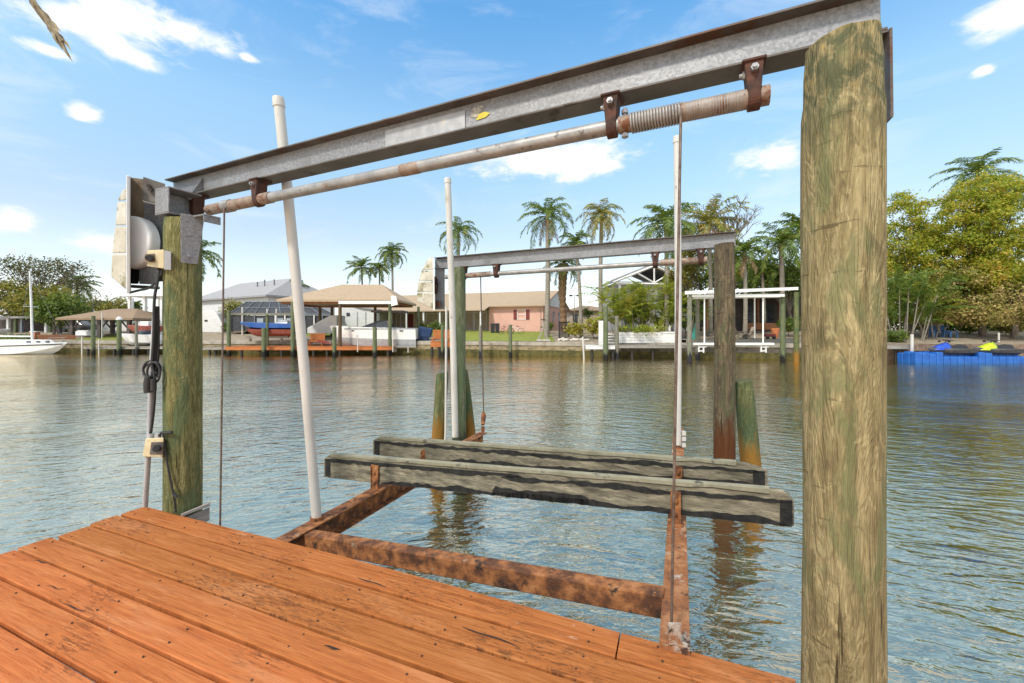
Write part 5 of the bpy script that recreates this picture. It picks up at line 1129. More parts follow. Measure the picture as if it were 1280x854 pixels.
def window(M, root, x0, x1, z0, z1, y=-0.04, shutters=None, m_=None, sill=True, bars=1):
    mb = MB(M); f = 0.06; mb.bx(x0, x1, y - .03, y + .1, z0, z0 + f); mb.bx(x0, x1, y - .03, y + .1, z1 - f, z1); mb.bx(x0, x0 + f, y - .03, y + .1, z0 + f + .001, z1 - f - .001); mb.bx(x1 - f, x1, y - .03, y + .1, z0 + f + .001, z1 - f - .001)
    for k in range(bars): zz = z0 + (z1 - z0) * (k + 1) / (bars + 1); mb.bx(x0 + f + .001, x1 - f - .001, y - .02, y + .05, zz - .025, zz + .025)
    w_ = mb.build('window', M_white_clean, root)
    mb = MB(M); mb.bx(x0 + f + .002, x1 - f - .002, y + .052, y + .09, z0 + f + .002, z1 - f - .002); mb.build('pane', m_ or M_glass_pale, w_)
    if shutters:
        for sx in (x0 - shutters - .02, x1 + .02):
            mb = MB(M); mb.bx(sx, sx + shutters, y - .04, y + .039, z0 + .02, z1 - .02)
            for k in range(8): zz = z0 + .1 + k * (z1 - z0 - .2) / 7; mb.bx(sx + .05, sx + shutters - .05, y - .055, y - .041, zz - .03, zz + .02)
            mb.build('shutter', M_redwood, root)
    return w_
xw0 = (MH.inverted() @ P(646, 400, 46.9)).x; xw1 = (MH.inverted() @ P(657, 400, 46.6)).x
window(MH, house, xw0, xw1, 1.28, 2.4, shutters=0.4)
for x in (-8.6, -10.4): window(MH, house, x - .85, x + .85, 0.05, 2.25, y=2.25, m_=M_glass, bars=0)
for x in (-13, -15.4, -20): window(MH, house, x - .9, x + .9, 0.1, 2.25, y=2.25, m_=M_glass, bars=0)
xd = (MH.inverted() @ P(503, 400, 53.0)).x
mb = MB(MH); mb.bx(xd - .5, xd + .5, 2.2, 2.29, 0, 2.15); mb.build('door', M_redwood, house)
for x in (-6.8, -9.5, -12, -14.2, -16.6, -18.8, -21.5): mb = MB(MH); mb.bx(x - .09, x + .09, -1.75, -1.57, -0.4, 2.34); mb.build('column', M_white, house)
mb = MB(MH); mb.tube([(-0.35, -0.55, 2.75), (-0.35, -0.12, 2.2), (-0.3, -0.06, 1.9), (-0.3, -0.06, 0)], 0.05, 8); mb.build('downpipe', M_tan_wall, house)
for yy in (2.0, 4.6, 7.4): mb = MB(MH); mb.bx(-.02, 0.05, yy - .4, yy + .4, 1.2, 2.3); mb.build('side_window', M_glass_pale, house)
# things on the lawn
for (u0, u1, lb) in ((613.2, 618.6, 'left of two black bins by the pink house wall'), (618.9, 624.4, 'right of two black bins by the pink house wall')):
    y = 45.8; t_ = thing('rubbish_bin', lb, 'bin', base((u0 + u1) / 2, y), 0, 'black bins by the pink house wall')
    mb = MB(); x0, x1 = X(u0, y), X(u1, y); zb = gz(x0, y); mb.hexa([(x0 + .04, y, zb), (x1 - .04, y, zb), (x1 - .04, y + .45, zb), (x0 + .04, y + .45, zb)], [(x0, y - .03, zb + 1.0), (x1, y - .03, zb + 1.0), (x1, y + .5, zb + 1.0), (x0, y + .5, zb + 1.0)]); mb.build('body', M_black, t_)
    mb = MB(); mb.hexa([(x0 - .02, y - .06, zb + 1.003), (x1 + .02, y - .06, zb + 1.003), (x1 + .02, y + .52, zb + 1.003), (x0 - .02, y + .52, zb + 1.003)], [(x0 + .04, y, zb + 1.08), (x1 - .04, y, zb + 1.08), (x1 - .04, y + .5, zb + 1.1), (x0 + .04, y + .5, zb + 1.1)]); mb.build('lid', M_black, t_)
def bicycle(u, y, label, m_, flip=1):
    b = Vector(base(u, y)); t_ = thing('bicycle', label, 'bicycle', tuple(b)); r = 0.33
    for sx in (-0.52, 0.52):
        c = b + Vector((sx, 0, r)); mb = MB(); mb.tube([c + Vector((r * math.cos(k * math.pi / 12), 0, r * math.sin(k * math.pi / 12))) for k in range(25)], 0.022, 6)
        for k in range(6): mb.cyl(c, c + Vector((r * math.cos(k * math.pi / 3), 0, r * math.sin(k * math.pi / 3))), 0.004, n=4)
        mb.build('wheel', M_black, t_, smooth='auto')
    mb = MB(); f = flip; p = lambda x, z: b + Vector((x * f, 0, z))
    for a, c_ in (((-.52, .33), (-.05, .3)), ((-.05, .3), (-.17, .78)), ((-.17, .72), (.36, .78)), ((-.05, .3), (.36, .72)), ((-.52, .33), (-.16, .7)), ((.52, .33), (.36, .85))): mb.cyl(p(*a), p(*c_), 0.02, n=6)
    mb.build('frame', m_, t_)
    mb = MB(); mb.cyl(p(.36, .83) , p(.32, 1.0), 0.015, n=6); mb.cyl(p(.3, 1.0) + Vector((0, -.28, 0)), p(.3, 1.0) + Vector((0, .28, 0)), 0.016, n=6); mb.build('handlebar', M_black, t_)
    mb = MB(); q = p(-.19, .84); mb.hexa([q + Vector((-.14, -.09, -.03)), q + Vector((.14, -.03, -.03)), q + Vector((.14, .03, -.03)), q + Vector((-.14, .09, -.03))], [q + Vector((-.14, -.09, .03)), q + Vector((.14, -.03, .03)), q + Vector((.14, .03, .03)), q + Vector((-.14, .09, .03))]); mb.build('saddle', M_black, t_)
bicycle(632, 44.8, 'red bicycle parked on the lawn before the pink house wall', M_redwood)
bicycle(645, 44.4, 'white bicycle parked below the red shuttered window', M_white, -1)
t_ = thing('fish_stand', 'pyramid shaped wooden stand with a post near the tall palm foot', 'stand', base(679, 38.6)); b = Vector(base(679, 38.6))
mb = MB()
for sx, sy in ((-.45, -.4), (.45, -.4), (.45, .4), (-.45, .4)): mb.cyl(b + Vector((sx, sy, 0)), b + Vector((0, 0, 1.3)), 0.06, 0.04, 6)
mb.build('legs_frame', M_grey_board, t_); mb = MB(); mb.box(b + Vector((0, 0, 1.6)), (0.14, 0.14, 0.65)); mb.build('post', M_grey_board, t_); mb = MB(); mb.box(b + Vector((0, 0, 1.97)), (0.4, 0.3, 0.08)); mb.build('top_board', M_black, t_); mb = MB(); mb.box(b + Vector((0, 0, .06)), (1.2, 1.0, 0.12)); mb.build('slab', M_stone, t_)
t_ = thing('mesh_gate', 'black wire mesh fence panel standing at the lawn edge by the tall palm', 'fence', base(699, 39.2)); b = Vector(base(699, 39.2)); M = frame(tuple(b), R(60))
mb = MB(M); 
for x in (0, 2.4): mb.bx(x - .05, x + .05, -.05, .05, -.2, 1.75)
mb.bx(.051, 2.349, -.03, .03, 1.6, 1.68); mb.bx(.051, 2.349, -.03, .03, 0.1, 0.16); mb.build('frame', M_black, t_)
mb = MB(M)
for i in range(24): mb.bx(.1 + i * .095, .115 + i * .095, -.008, .008, .161, 1.599)
for i in range(12): mb.bx(.052, 2.348, -.0075, .0075, .2 + i * .115, .212 + i * .115)
mb.build('mesh', M_black, t_)
rs = random.Random(9)
for i in range(9):
    u = 700 + i * 4.4 + rs.uniform(-1, 1); y = 38.3 - i * .06; mb = MB(); q = Vector(base(u, y)); r = rs.uniform(.13, .24)
    import bmesh
    bm = bmesh.new(); bmesh.ops.create_icosphere(bm, subdivisions=2, radius=r)
    mb.add([q + Vector((v.co.x * 1.3, v.co.y, v.co.z * .8 + r * .5)) + Vector((1, 1, 1)) * mnoise.noise(v.co * 7 + Vector((i, 0, 0))) * r * .35 for v in bm.verts], [tuple(v.index for v in f.verts) for f in bm.faces]); bm.free()
    solo(mb, 'rock', M_stone, 'pale rocks lining the bank below the yellow bushes', 'rock', tuple(q), 'pale rocks below the yellow bushes')
t_ = thing('tan_house', 'tan walled house far behind the thin palm trunk', 'house', (X(735, 60), 60, 2.2)); y = 60
pb(MB(), 712, 765, 388, 413.5, y, 8).build('wall', M_tan_wall, t_); mb = MB(); mb.hip(X(708, y), X(769, y), y - .5, y + 9, Z(388, y), Z(380, y), 3); mb.build('roof', M_brown_shingle, t_); pb(MB(), 716, 722, 393, 404, y - .06, .05).build('window', M_glass, t_)
t_ = thing('lamp_post', 'double headed lamp post far behind between palm trunks', 'lamp post', (X(718, 58), 58, 2.2)); mb = MB(); mb.cyl(P(718, 413, 58), P(718, 371, 58), .06, .04); mb.cyl(P(714, 369.5, 58), P(722, 369.5, 58), .035); mb.build('pole', M_pile_grey, t_)
for u in (713.5, 722.5): pb(MB(), u - 1.6, u + 1.6, 368.5, 370.5, 57.9, .3).build('lamp_head', M_black, t_)

# ------------------------------------------------------------------ tan boathouse, orange dock, white boat
deck('long orange stained dock under the tan boathouse', 281, 492, 433.2, 38.4, 2.0, M_orange_wood, legs=[(352, .2), (368, .3), (392, .2), (409, .25), (425, .2), (469, .3), (485, .2), (302, .2)], th=0.34)
yb_ = 38.6
t_ = thing('boathouse', 'open boathouse with tan hipped shingle roof over the orange dock', 'boathouse', (X(430, 40), 40, 0))
x0, x1 = X(345.5, yb_), X(498, yb_); mb = MB(); mb.hip(x0, x1, yb_, yb_ + 7.2, Z(374.5, yb_), Z(354, yb_) + .25, 4.6, .2, 'x', 2.6); mb.build('roof', M_tan_shingle, t_)
mb = MB(); mb.bx(x0 + .3, x1 - .3, yb_ + .25, yb_ + .4, Z(380, yb_), Z(377.2, yb_)); mb.bx(x1 - .45, x1 - .3, yb_ + .41, yb_ + 6.8, Z(380, yb_), Z(377.2, yb_)); mb.bx(x0 + .3, x0 + .45, yb_ + .41, yb_ + 6.8, Z(380, yb_), Z(377.2, yb_)); mb.bx(x0 + .46, x1 - .46, yb_ + 6.6, yb_ + 6.75, Z(380, yb_), Z(377.2, yb_))
mb.build('beams', M_brown_wood, t_)
for (u, y, m_) in ((415, 45.3, M_pile_brown), (425, 38.95, M_pile_brown), (469, 45.3, M_pile_brown), (487.5, 38.9, M_pile_green), (523, 45.0, M_pile_green), (367, 38.95, M_pile_green), (400, 45.4, M_pile_brown)):
    mb = MB(); mb.tube([(X(u, y), y, -1), (X(u, y), y, Z(379, yb_))], [.17, .15], 10); mb.build('post', m_, t_, smooth='auto')
mb = MB(); mb.bx(X(423, 38.2), X(491, 38.2), 38.2, 38.42, Z(380, 38.2), Z(376.3, 38.2)); lb = solo(mb, 'lift_beam', M_white, 'white lift beam along the front of the tan boathouse', 'lift beam', (X(457, 38.2), 38.2, Z(380, 38.2)))
mb = MB(); mb.hexa([P(489, 383, 38.1), P(497.5, 381, 38.1), P(497.5, 381, 38.7), P(489, 383, 38.7)], [P(489, 370, 38.1), P(495, 370, 38.1), P(495, 370, 38.7), P(489, 370, 38.7)]); mb.build('motor_box', M_white_clean, lb, bevel=.03)
def hull(L_, B_, zk, zc_, zs0, zs1, M, tr=0.0, n=14, flare=0.75, full=2.4):
    """stern at x=0, bow at x=L"""
    mb = MB(M); prof = []
    for i in range(n + 1):
        t = i / n; b_ = B_ / 2 * (1 - t ** full) ** .6; zs = zs0 + (zs1 - zs0) * t ** 1.6; zk_ = zk + (zs - zk) * (max(0, (t - .72) / .28) ** 2.2) * .95; zc2 = zc_ + (zs - zc_) * max(0, (t - .55) / .45) ** 1.7 * .8
        x = L_ * t; prof.append([(x, 0, zk_), (x, b_ * flare, max(zc2, zk_)), (x, b_, zs), (x, b_ * .86, zs + .03), (x, 0, zs + .06)])
    vs = []; 
    for p in prof: vs += p + [(a, -b_, c) for a, b_, c in (p[3], p[2], p[1])]
    m = 8; fs = []
    for i in range(n):
        for k in range(m): a = i * m + k; b2 = i * m + (k + 1) % m; fs.append((a, a + m, b2 + m, b2))
    fs.append(tuple(range(m))); mb.add(vs, fs); return mb
# white boat with outboard, bow to the left
MW = frame((X(523, 40.6), 40.6, 0), R(180)); zb = Z(437, 40.6)
boat = thing('motor_boat', 'white motor boat with a blue outboard on the boathouse lift', 'boat', (X(523, 40.6), 40.6, zb), R(180))
LB = X(523, 40.6) - X(412, 40.6)
hull(LB, 2.6, zb, zb + .35, Z(411, 40.6), Z(407, 40.6), MW).build('hull', M_white_clean, boat, smooth='auto')
hull(LB * .97, 2.6 * .9, zb - .01, zb + .36, zb + 1.0, zb + 1.25, MW, flare=.87).build('lower_hull', M_grey_hull, boat, smooth='auto')
def rail(z, th_, grow, mm, nm, f1=.9):
    n = 16; pts = [(LB * f1 * i / n, (2.6 / 2 * (1 - (f1 * i / n) ** 2.4) ** .6) + grow) for i in range(n + 1)]; mb = MB(MW)
    for (xa, ya), (xb, yb2) in zip(pts, pts[1:]): mb.add([(xa, ya, z), (xb, yb2, z), (xb, yb2, z + th_), (xa, ya, z + th_), (xa, ya - .06, z), (xb, yb2 - .06, z), (xb, yb2 - .06, z + th_), (xa, ya - .06, z + th_)], [(0, 1, 2, 3), (3, 2, 6, 7), (1, 0, 4, 5)])
    mb.build(nm, mm, boat)
rail(Z(411.6, 40.6), .07, .012, M_slate, 'rub_rail', .8)
for (uu, w_) in ((447, 1.8), (506, 2.6)): xx_ = X(523, 40.6) - X(uu, 40.6); MB(MW).bx(xx_ - w_ * .07, xx_ + w_ * .07, 1.18, 1.295, Z(414.4, 40.6), Z(412.8, 40.6)).build('hull_vent', M_black, boat, bevel=.02)
mb = MB(MW); mb.hexa([(2.6, -1.0, Z(411, 40.6)), (5.6, -.8, Z(410, 40.6)), (5.6, .8, Z(410, 40.6)), (2.6, 1.0, Z(411, 40.6))], [(2.9, -.8, Z(401, 40.6)), (3.7, -.6, Z(401, 40.6)), (3.7, .6, Z(401, 40.6)), (2.9, .8, Z(401, 40.6))]); mb.build('windscreen', M_glass, boat, bevel=.03)
mb = MB(MW); mb.bx(1.3, 4.3, -1.0, 1.0, Z(391, 40.6), Z(388.6, 40.6))
for x in (1.5, 4.0):
    for s_ in (-.9, .9): mb.cyl((x, s_, Z(411, 40.6)), (x, s_, Z(391, 40.6)), .03)
mb.build('bimini_top', M_dark_brown, boat)
ob = MB(MW); ob.hexa([(-1.2, -.32, Z(422, 40.6)), (-.05, -.32, Z(422, 40.6)), (-.05, .32, Z(422, 40.6)), (-1.2, .32, Z(422, 40.6))], [(-1.4, -.28, Z(411, 40.6)), (-.1, -.3, Z(408, 40.6)), (-.1, .3, Z(408, 40.6)), (-1.4, .28, Z(411, 40.6))])
o = ob.build('outboard', M_navy, boat, bevel=.1, seg=3)
mb = MB(MW); mb.hexa([(-1.0, -.2, Z(435, 40.6)), (-.2, -.2, Z(435, 40.6)), (-.2, .2, Z(435, 40.6)), (-1.0, .2, Z(435, 40.6))], [(-1.0, -.26, Z(422.2, 40.6)), (-.1, -.26, Z(422.2, 40.6)), (-.1, .26, Z(422.2, 40.6)), (-1.0, .26, Z(422.2, 40.6))])
mb.hexa([(-.7, -.06, Z(444, 40.6)), (-.4, -.06, Z(444, 40.6)), (-.4, .06, Z(444, 40.6)), (-.7, .06, Z(444, 40.6))], [(-1.0, -.1, Z(435.2, 40.6)), (-.2, -.1, Z(435.2, 40.6)), (-.2, .1, Z(435.2, 40.6)), (-1.0, .1, Z(435.2, 40.6))]); mb.build('leg', M_navy, o, bevel=.04)
mb = MB(MW); 
for k in range(3):
    a = k * 2.094; c = Vector((-.98, 0, Z(439, 40.6))); d = Vector((0, math.cos(a), math.sin(a))); mb.add([c, c + d * .2 + Vector((-.04, .06, 0)), c + d * .24, c + d * .2 + Vector((.04, -.06, 0))], [(0, 1, 2, 3), (3, 2, 1, 0)])
mb.cyl((-1.06, 0, Z(439, 40.6)), (-.9, 0, Z(439, 40.6)), .06); mb.build('propeller', M_bolt, o)
for (u, lb_) in ((447, 'white lift pole before the bow of the white motor boat'), (491, 'white lift pole before the stern of the white motor boat')): wpole(u, 418, 440, 38.1, lb_, .05)
mb = MB(); pb(mb, 492, 520, 432.5, 434.5, 39.2, .2); pb(mb, 492, 495, 434.6, 440, 39.2, .2); pb(mb, 509, 511, 434.6, 441, 39.2, .2); solo(mb, 'cradle_bunk', M_grey_wood, 'grey timber cradle under the stern of the white motor boat', 'cradle', (X(506, 39.2), 39.2, Z(441, 39.2)))
# white tarp tent, white gabled shed behind, orange bench
t_ = thing('white_cover', 'sloping white cover stretched up behind the orange bench', 'cover', base(400, 43)); y = 43
mb = MB(); mb.prism([P(384, 417, y), P(421, 417, y), P(421, 394, y), P(412, 394.5, y), P(384, 410, y)], (0, 2.2, 0)); mb.build('sheet', M_white_clean, t_, bevel=.05)
t_ = thing('white_shed', 'white gabled garage seen under the tan boathouse roof', 'shed', base(445, 50)); y = 50
mb = MB(); mb.prism([P(424, 414, y), P(470, 414, y), P(470, 388, y), P(452, 386, y), P(430, 379, y), P(424, 380, y)], (0, 6, 0)); mb.build('wall', M_house_white, t_)
mb = MB(); mb.prism([P(420, 379, y - .2), P(430, 377.5, y - .2), P(453, 384.6, y - .2), P(472, 386.5, y - .2), P(472, 388, y - .2), P(453, 386, y - .2), P(430, 379.2, y - .2), P(420, 380.5, y - .2)], (0, 6.4, 0)); mb.build('roof', M_grey_roof, t_); pb(MB(), 433, 437, 391, 395, y - .06, .05).build('window', M_glass, t_)
for u in (446, 456.5): pb(MB(), u, u + 1, 390, 413, y - .05, .04).build('door_seam', M_grey_hull, t_)
def slat_bench(u0, u1, v0, v1, y, label, m_=M_orange_wood):
    t_ = thing('bench', label, 'bench', (X((u0 + u1) / 2, y), y, Z(v1, y))); mb = MB(); n = max(5, int((u1 - u0) / 1.5))
    z0, z1 = Z(v1, y), Z(v0, y); x0, x1 = X(u0, y), X(u1, y)
    for i in range(n): xx = x0 + (x1 - x0) * (i + .5) / n; mb.bx(xx - .045, xx + .045, y + .55, y + .59, z0 + .3, z1)
    mb.bx(x0, x1, y + .52, y + .549, z1 - .12, z1 - .01); mb.build('backrest', m_, t_)
    mb = MB(); mb.bx(x0, x1, y, y + .5, z0 + .4, z0 + .47); mb.build('seat', m_, t_)
    for xx in (x0 + .02, x1 - .1): mb = MB(); mb.bx(xx, xx + .08, y + .02, y + .1, z0, z0 + .395); mb.bx(xx, xx + .08, y + .42, y + .5, z0, z0 + .395); mb.build('leg_pair', m_, t_)
    return t_
slat_bench(384, 403, 417, 432.5, 39.3, 'orange slatted bench on the long orange dock')
slat_bench(540, 561, 412.5, 429, 38.6, 'bright orange slatted bench left of the green lawn')
deck('short orange dock with dark shade beneath beside the lawn', 538, 563, 427, 37.9, 1.8, M_orange_wood, legs=[(540, .2), (549, .2), (559, .2)], th=0.5)
t_ = thing('folded_chair', 'red folding chair lying beside the orange bench', 'chair', (X(408, 39.2), 39.2, Z(432, 39.2))); mb = MB(); y = 39.2
mb.hexa([P(397, 428, y), P(412, 430, y), P(412, 430, y + .5), P(397, 428, y + .5)], [P(397, 425, y), P(412, 427.5, y), P(412, 427.5, y + .5), P(397, 425, y + .5)]); mb.build('seat', M_redwood, t_)
mb = MB()
for u in (398, 403, 408, 413): mb.cyl(P(u, 426, y), P(u + 3, 432.3, y + .3), .03, n=6)
mb.build('legs_frame', M_redwood, t_)
# ------------------------------------------------------------------ blue boat on its lift
MBt = frame((X(375, 40.2), 40.2, 0), R(180)); zb = Z(421, 40.2); y = 40.2
boat = thing('motor_boat', 'blue motor boat with red bottom raised on a lift behind the green pilings', 'boat', (X(375, y), y, zb), R(180)); LB = X(375, y) - X(300, y)
hull(LB, 2.2, Z(411, y) - .05, Z(410, y), Z(405, y), Z(403, y), MBt, flare=.97).build('hull', M_blue_hull, boat, smooth='auto')
hull(LB * .9, 1.95, zb, Z(417, y), Z(412, y), Z(411.5, y), MBt, flare=.8).build('bottom', M_red_bottom, boat, smooth='auto')
mb = MB(MBt); mb.hexa([(.8, -.8, Z(405, y)), (2.2, -.7, Z(405, y)), (2.2, .7, Z(405, y)), (.8, .8, Z(405, y))], [(.9, -.6, Z(400.5, y)), (1.6, -.5, Z(400.5, y)), (1.6, .5, Z(400.5, y)), (.9, .6, Z(400.5, y))]); mb.build('console', M_white_clean, boat, bevel=.05)
mb = MB(); pb(mb, 283, 377, 391.5, 394, 39.0, .2); solo(mb, 'lift_beam', M_pile_grey, 'pale lift beam across the pilings above the blue boat', 'lift beam', (X(330, 39.0), 39.0, Z(394, 39.0)))
for (u, v0, v1, lb_) in ((303, 384, 419, 'white guide pole at the bow of the blue boat'), (334, 386, 404, 'short white guide pole above the middle of the blue boat'), (345.5, 386, 404, 'thicker white guide pole above the stern of the blue boat')): wpole(u, v0, v1, 40.0 if u < 310 else 41.6, lb_, .075)
mb = MB(); pb(mb, 305, 360, 420.5, 423, 40.0, .25); pb(mb, 311, 313, 423.2, 427, 40.0, .2); pb(mb, 350, 352, 423.2, 427, 40.0, .2); solo(mb, 'cradle_bunk', M_grey_wood, 'grey cradle beam under the blue boat', 'cradle', (X(330, 40), 40, Z(427, 40)))
# screen enclosure
y = 47; t_ = thing('screen_enclosure', 'dark screened pool enclosure with a mansard frame roof behind the blue boat', 'enclosure', base(350, y))
mb = MB(); mb.hexa([P(286, 393, y), P(416, 393, y), P(416, 393, y + 8), P(286, 393, y + 8)], [P(309, 377.5, y + 3), P(388, 377.5, y + 3), P(388, 377.5, y + 6), P(309, 377.5, y + 6)]); mb.build('roof_screen', M_screen, t_)
mb = MB()
for i in range(9):
    f = i / 8; a = P(286, 393, y).lerp(P(416, 393, y), f); b_ = P(309, 377.5, y + 3).lerp(P(388, 377.5, y + 3), f); o_ = Vector((0, -.05, .04)); mb.cyl(a + o_, b_ + o_, .045, n=6)
mb.cyl(P(286, 393, y), P(416, 393, y), .08, n=6); mb.cyl(P(309, 377.5, y + 3), P(388, 377.5, y + 3), .07, n=6); mb.cyl(P(297, 385, y + 1.4), P(402, 385, y + 1.4), .05, n=6)
mb.build('rafters', M_slate, t_)
pb(MB(), 287, 415, 394.5, 414, y + .1, 7).build('wall_screen', M_screen, t_)
for u in (288, 303, 318, 333, 344, 356, 368, 380, 392.5, 403, 414): pb(MB(), u - .7, u + .7, 394.2, 414, y - .05, .1).build('post', M_white if 340 < u < 400 else M_slate, t_)
for u in (325, 350, 362): pb(MB(), u - 4, u + 4, 398, 411, y + .02, .06).build('opening', M_glass_pale, t_)
# ------------------------------------------------------------------ white two-storey house, white shed
y = 62; O2 = (X(310, y), y, 2.0); Mw = frame(O2, R(-30)); wh = thing('white_house', 'large two storey white house with hipped grey metal roof', 'house', O2, R(-30))
zE = Z(372, y); zR = Z(349, y + 4) 
xe = 5.2
mb = MB(Mw); mb.bx(-16, xe, 0, 11, -.5, zE - 2.0); mb.build('wall', M_house_white, wh)
mb = MB(Mw); mb.hip(-16.6, xe + .6, -.6, 11.6, zE - 2.0 + .15, zR - 2.0 + .1, 3.5, .25); mb.build('roof', M_grey_roof, wh)
for (x, z0, z1) in ((2.2, 0, 0), (-2.0, 0, 0)):
    window(Mw, wh, x - .5, x + .5, zE - 2.0 - 1.9, zE - 2.0 - .6, m_=M_glass)
mb = MB(Mw); mb.bx(-6, -4.4, -.06, 0, 0, 2.1); mb.build('door', M_tan_wall, wh)
for (x, h_) in ((-3, .55), (-1, .8), (1.6, .7)): mb = MB(Mw); mb.cyl((x, 3, zR - 3.4), (x, 3, zR - 3.4 + h_ + .4), .1); mb.build('roof_vent', M_slate, wh)
y = 49; t_ = thing('white_shed', 'small white shed with rounded roof right of the olive post', 'shed', base(266, y))
mb = MB(); mb.prism([P(252, 416, y), P(279.5, 416, y), P(279.5, 408, y), P(271, 392, y), P(267, 388.5, y), P(258, 388, y), P(252, 390, y)], (0, 4, 0)); mb.build('wall', M_house_white, t_, bevel=.08); pb(MB(), 255.5, 259, 399.8, 402, y - .05, .045).build('vent', M_black, t_)
# ------------------------------------------------------------------ left shore: boathouse, carport, fence, boats
y = 43.6; t_ = thing('boathouse', 'boathouse with brown hipped roof on braced dark posts at the left', 'boathouse', base(110, y))
mb = MB(); mb.hip(X(69, y), X(166, y), y, y + 6, Z(397.5, y), Z(388.5, y) + .35, 3.2, .2, 'x', 2.2); mb.build('roof', M_brown_shingle, t_)
for u in (72.5, 88.5, 123, 139, 160):
    mb = MB(); yy = y + .4 if u in (88.5, 123, 160) else y + 5.2; xx = X(u, yy); mb.bx(xx - .16, xx + .16, yy, yy + .32, gz(xx, yy) - .3, Z(398, y))
    for s_ in (-1, 1): mb.hexa([(xx + s_ * .17, yy + .05, Z(398, y) - 1.0), (xx + s_ * .17 + .1 * s_, yy + .05, Z(398, y) - 1.0), (xx + s_ * .17 + .1 * s_, yy + .2, Z(398, y) - 1.0), (xx + s_ * .17, yy + .2, Z(398, y) - 1.0)], [(xx + s_ * .8, yy + .05, Z(398, y) - .2), (xx + s_ * .95, yy + .05, Z(398, y) - .2), (xx + s_ * .95, yy + .2, Z(398, y) - .2), (xx + s_ * .8, yy + .2, Z(398, y) - .2)])
    mb.build('post', M_dark_brown, t_)
y = 55; t_ = thing('white_garage', 'long white building behind the brown boathouse', 'building', base(110, y)); pb(MB(), 62, 196, 397, 416, y, 7).build('wall', M_house_white, t_); mb = MB(); mb.hip(X(60, y), X(198, y), y - .4, y + 8, Z(397, y), Z(388.5, y), 3); mb.build('roof', M_grey_roof, t_)
for (u0, u1) in ((94, 113), (140, 150)): pb(MB(), u0, u1, 400.5, 404, y - .05, .04).build('window', mat('green_shade' + str(u0), [(0.03, 0.13, 0.06), (0.06, 0.2, 0.1)], 2), t_)
# dark parked car under the brown boathouse
y = 50.5; xx = X(91, y); zz = gz(xx, y); t_ = thing('parked_car', 'dark parked car partly hidden by the brown boathouse posts', 'car', (xx, y, zz))
mb = MB(); mb.hexa([(xx - 1.9, y, zz + .3), (xx + 1.9, y, zz + .3), (xx + 1.9, y + 1.7, zz + .3), (xx - 1.9, y + 1.7, zz + .3)], [(xx - 1.9, y, zz + .85), (xx + 1.8, y, zz + .8), (xx + 1.8, y + 1.7, zz + .8), (xx - 1.9, y + 1.7, zz + .85)]); mb.build('body', M_pwc_dark, t_, bevel=.12, seg=3)
mb = MB(); mb.hexa([(xx - 1.3, y + .08, zz + .86), (xx + 1.0, y + .08, zz + .86), (xx + 1.0, y + 1.6, zz + .86), (xx - 1.3, y + 1.6, zz + .86)], [(xx - .8, y + .2, zz + 1.38), (xx + .3, y + .2, zz + 1.38), (xx + .3, y + 1.5, zz + 1.38), (xx - .8, y + 1.5, zz + 1.38)]); mb.build('cabin', M_glass, t_, bevel=.06)
for s_ in (-1.2, 1.2): mb = MB(); mb.cyl((xx + s_, y - .03, zz + .32), (xx + s_, y + .2, zz + .32), .32, n=16); mb.build('wheel', M_black, t_)
y = 46.5; M = frame((X(98, y), y, gz(X(98, y), y) + .62)); t_ = thing('dinghy', 'upturned white dinghy lying on the lawn edge by the brown boathouse', 'boat', (X(98, y), y, gz(X(98, y), y)))
mb = hull(2.9, 1.3, .0, .2, .55, .6, Matrix.Translation((X(98, y), y, gz(X(98, y), y) + .62)) @ Matrix.Rotation(math.pi, 4, 'X')); mb.build('hull', M_white_clean, t_, smooth='auto')
# slat fence
y = 43.3; t_ = thing('slat_fence', 'low reddish brown slat fence behind the sailboat bow', 'fence', base(70, y)); mb = MB()
for i in range(34): u = 45 + i * 1.47; xx = X(u, y); mb.bx(xx - .045, xx + .045, y, y + .03, gz(xx, y), Z(418.6, y) + random.uniform(-.03, .03))
mb.build('slats', M_brown_wood, t_); mb = MB(); mb.bx(X(44, y), X(95.5, y), y + .032, y + .09, Z(421, y), Z(420, y)); mb.bx(X(44, y), X(95.5, y), y + .032, y + .09, Z(429, y), Z(428, y)); mb.build('rails', M_brown_wood, t_)
y = 43.2; t_ = thing('brick_pillar', 'orange brick pillar at the left end of the slat fence', 'pillar', base(40, y)); pb(MB(), 37, 43.5, 415.5, 431, y, .5).build('shaft', mat('orange_brick', [(0.4, 0.15, 0.07), (0.55, 0.24, 0.13)], 6, 0.9), t_); pb(MB(), 36.2, 44.3, 414, 415.4, y - .06, .62).build('cap', M_stone, t_)
y = 50; t_ = thing('carport', 'flat roofed dark carport with green and white posts at the far left', 'carport', base(30, y)); pb(MB(), -30, 63, 395.5, 398, y, 6).build('roof', M_grey_roof, t_)
for (u, m_) in ((9, M_white), (18, M_pile_green), (26, M_slate), (56.5, M_white), (61.5, M_pile_green)): pb(MB(), u - 1.3, u + 1.3, 398.2, 417, y + .3, .25).build('post', m_, t_)
pb(MB(), -30, 55, 399, 417, y + 4.8, .2).build('back_wall', M_dark_brown, t_)
y = 46; M = frame((X(-20, y), y, 0)); t_ = thing('skiff', 'pale skiff on a trailer under the flat roofed carport', 'boat', (X(-20, y), y, Z(418, y))); hull(X(13, y) - X(-20, y), 1.6, Z(418, y), Z(416, y), Z(412.5, y), Z(411.5, y), M).build('hull', M_grey_hull, t_, smooth='auto')
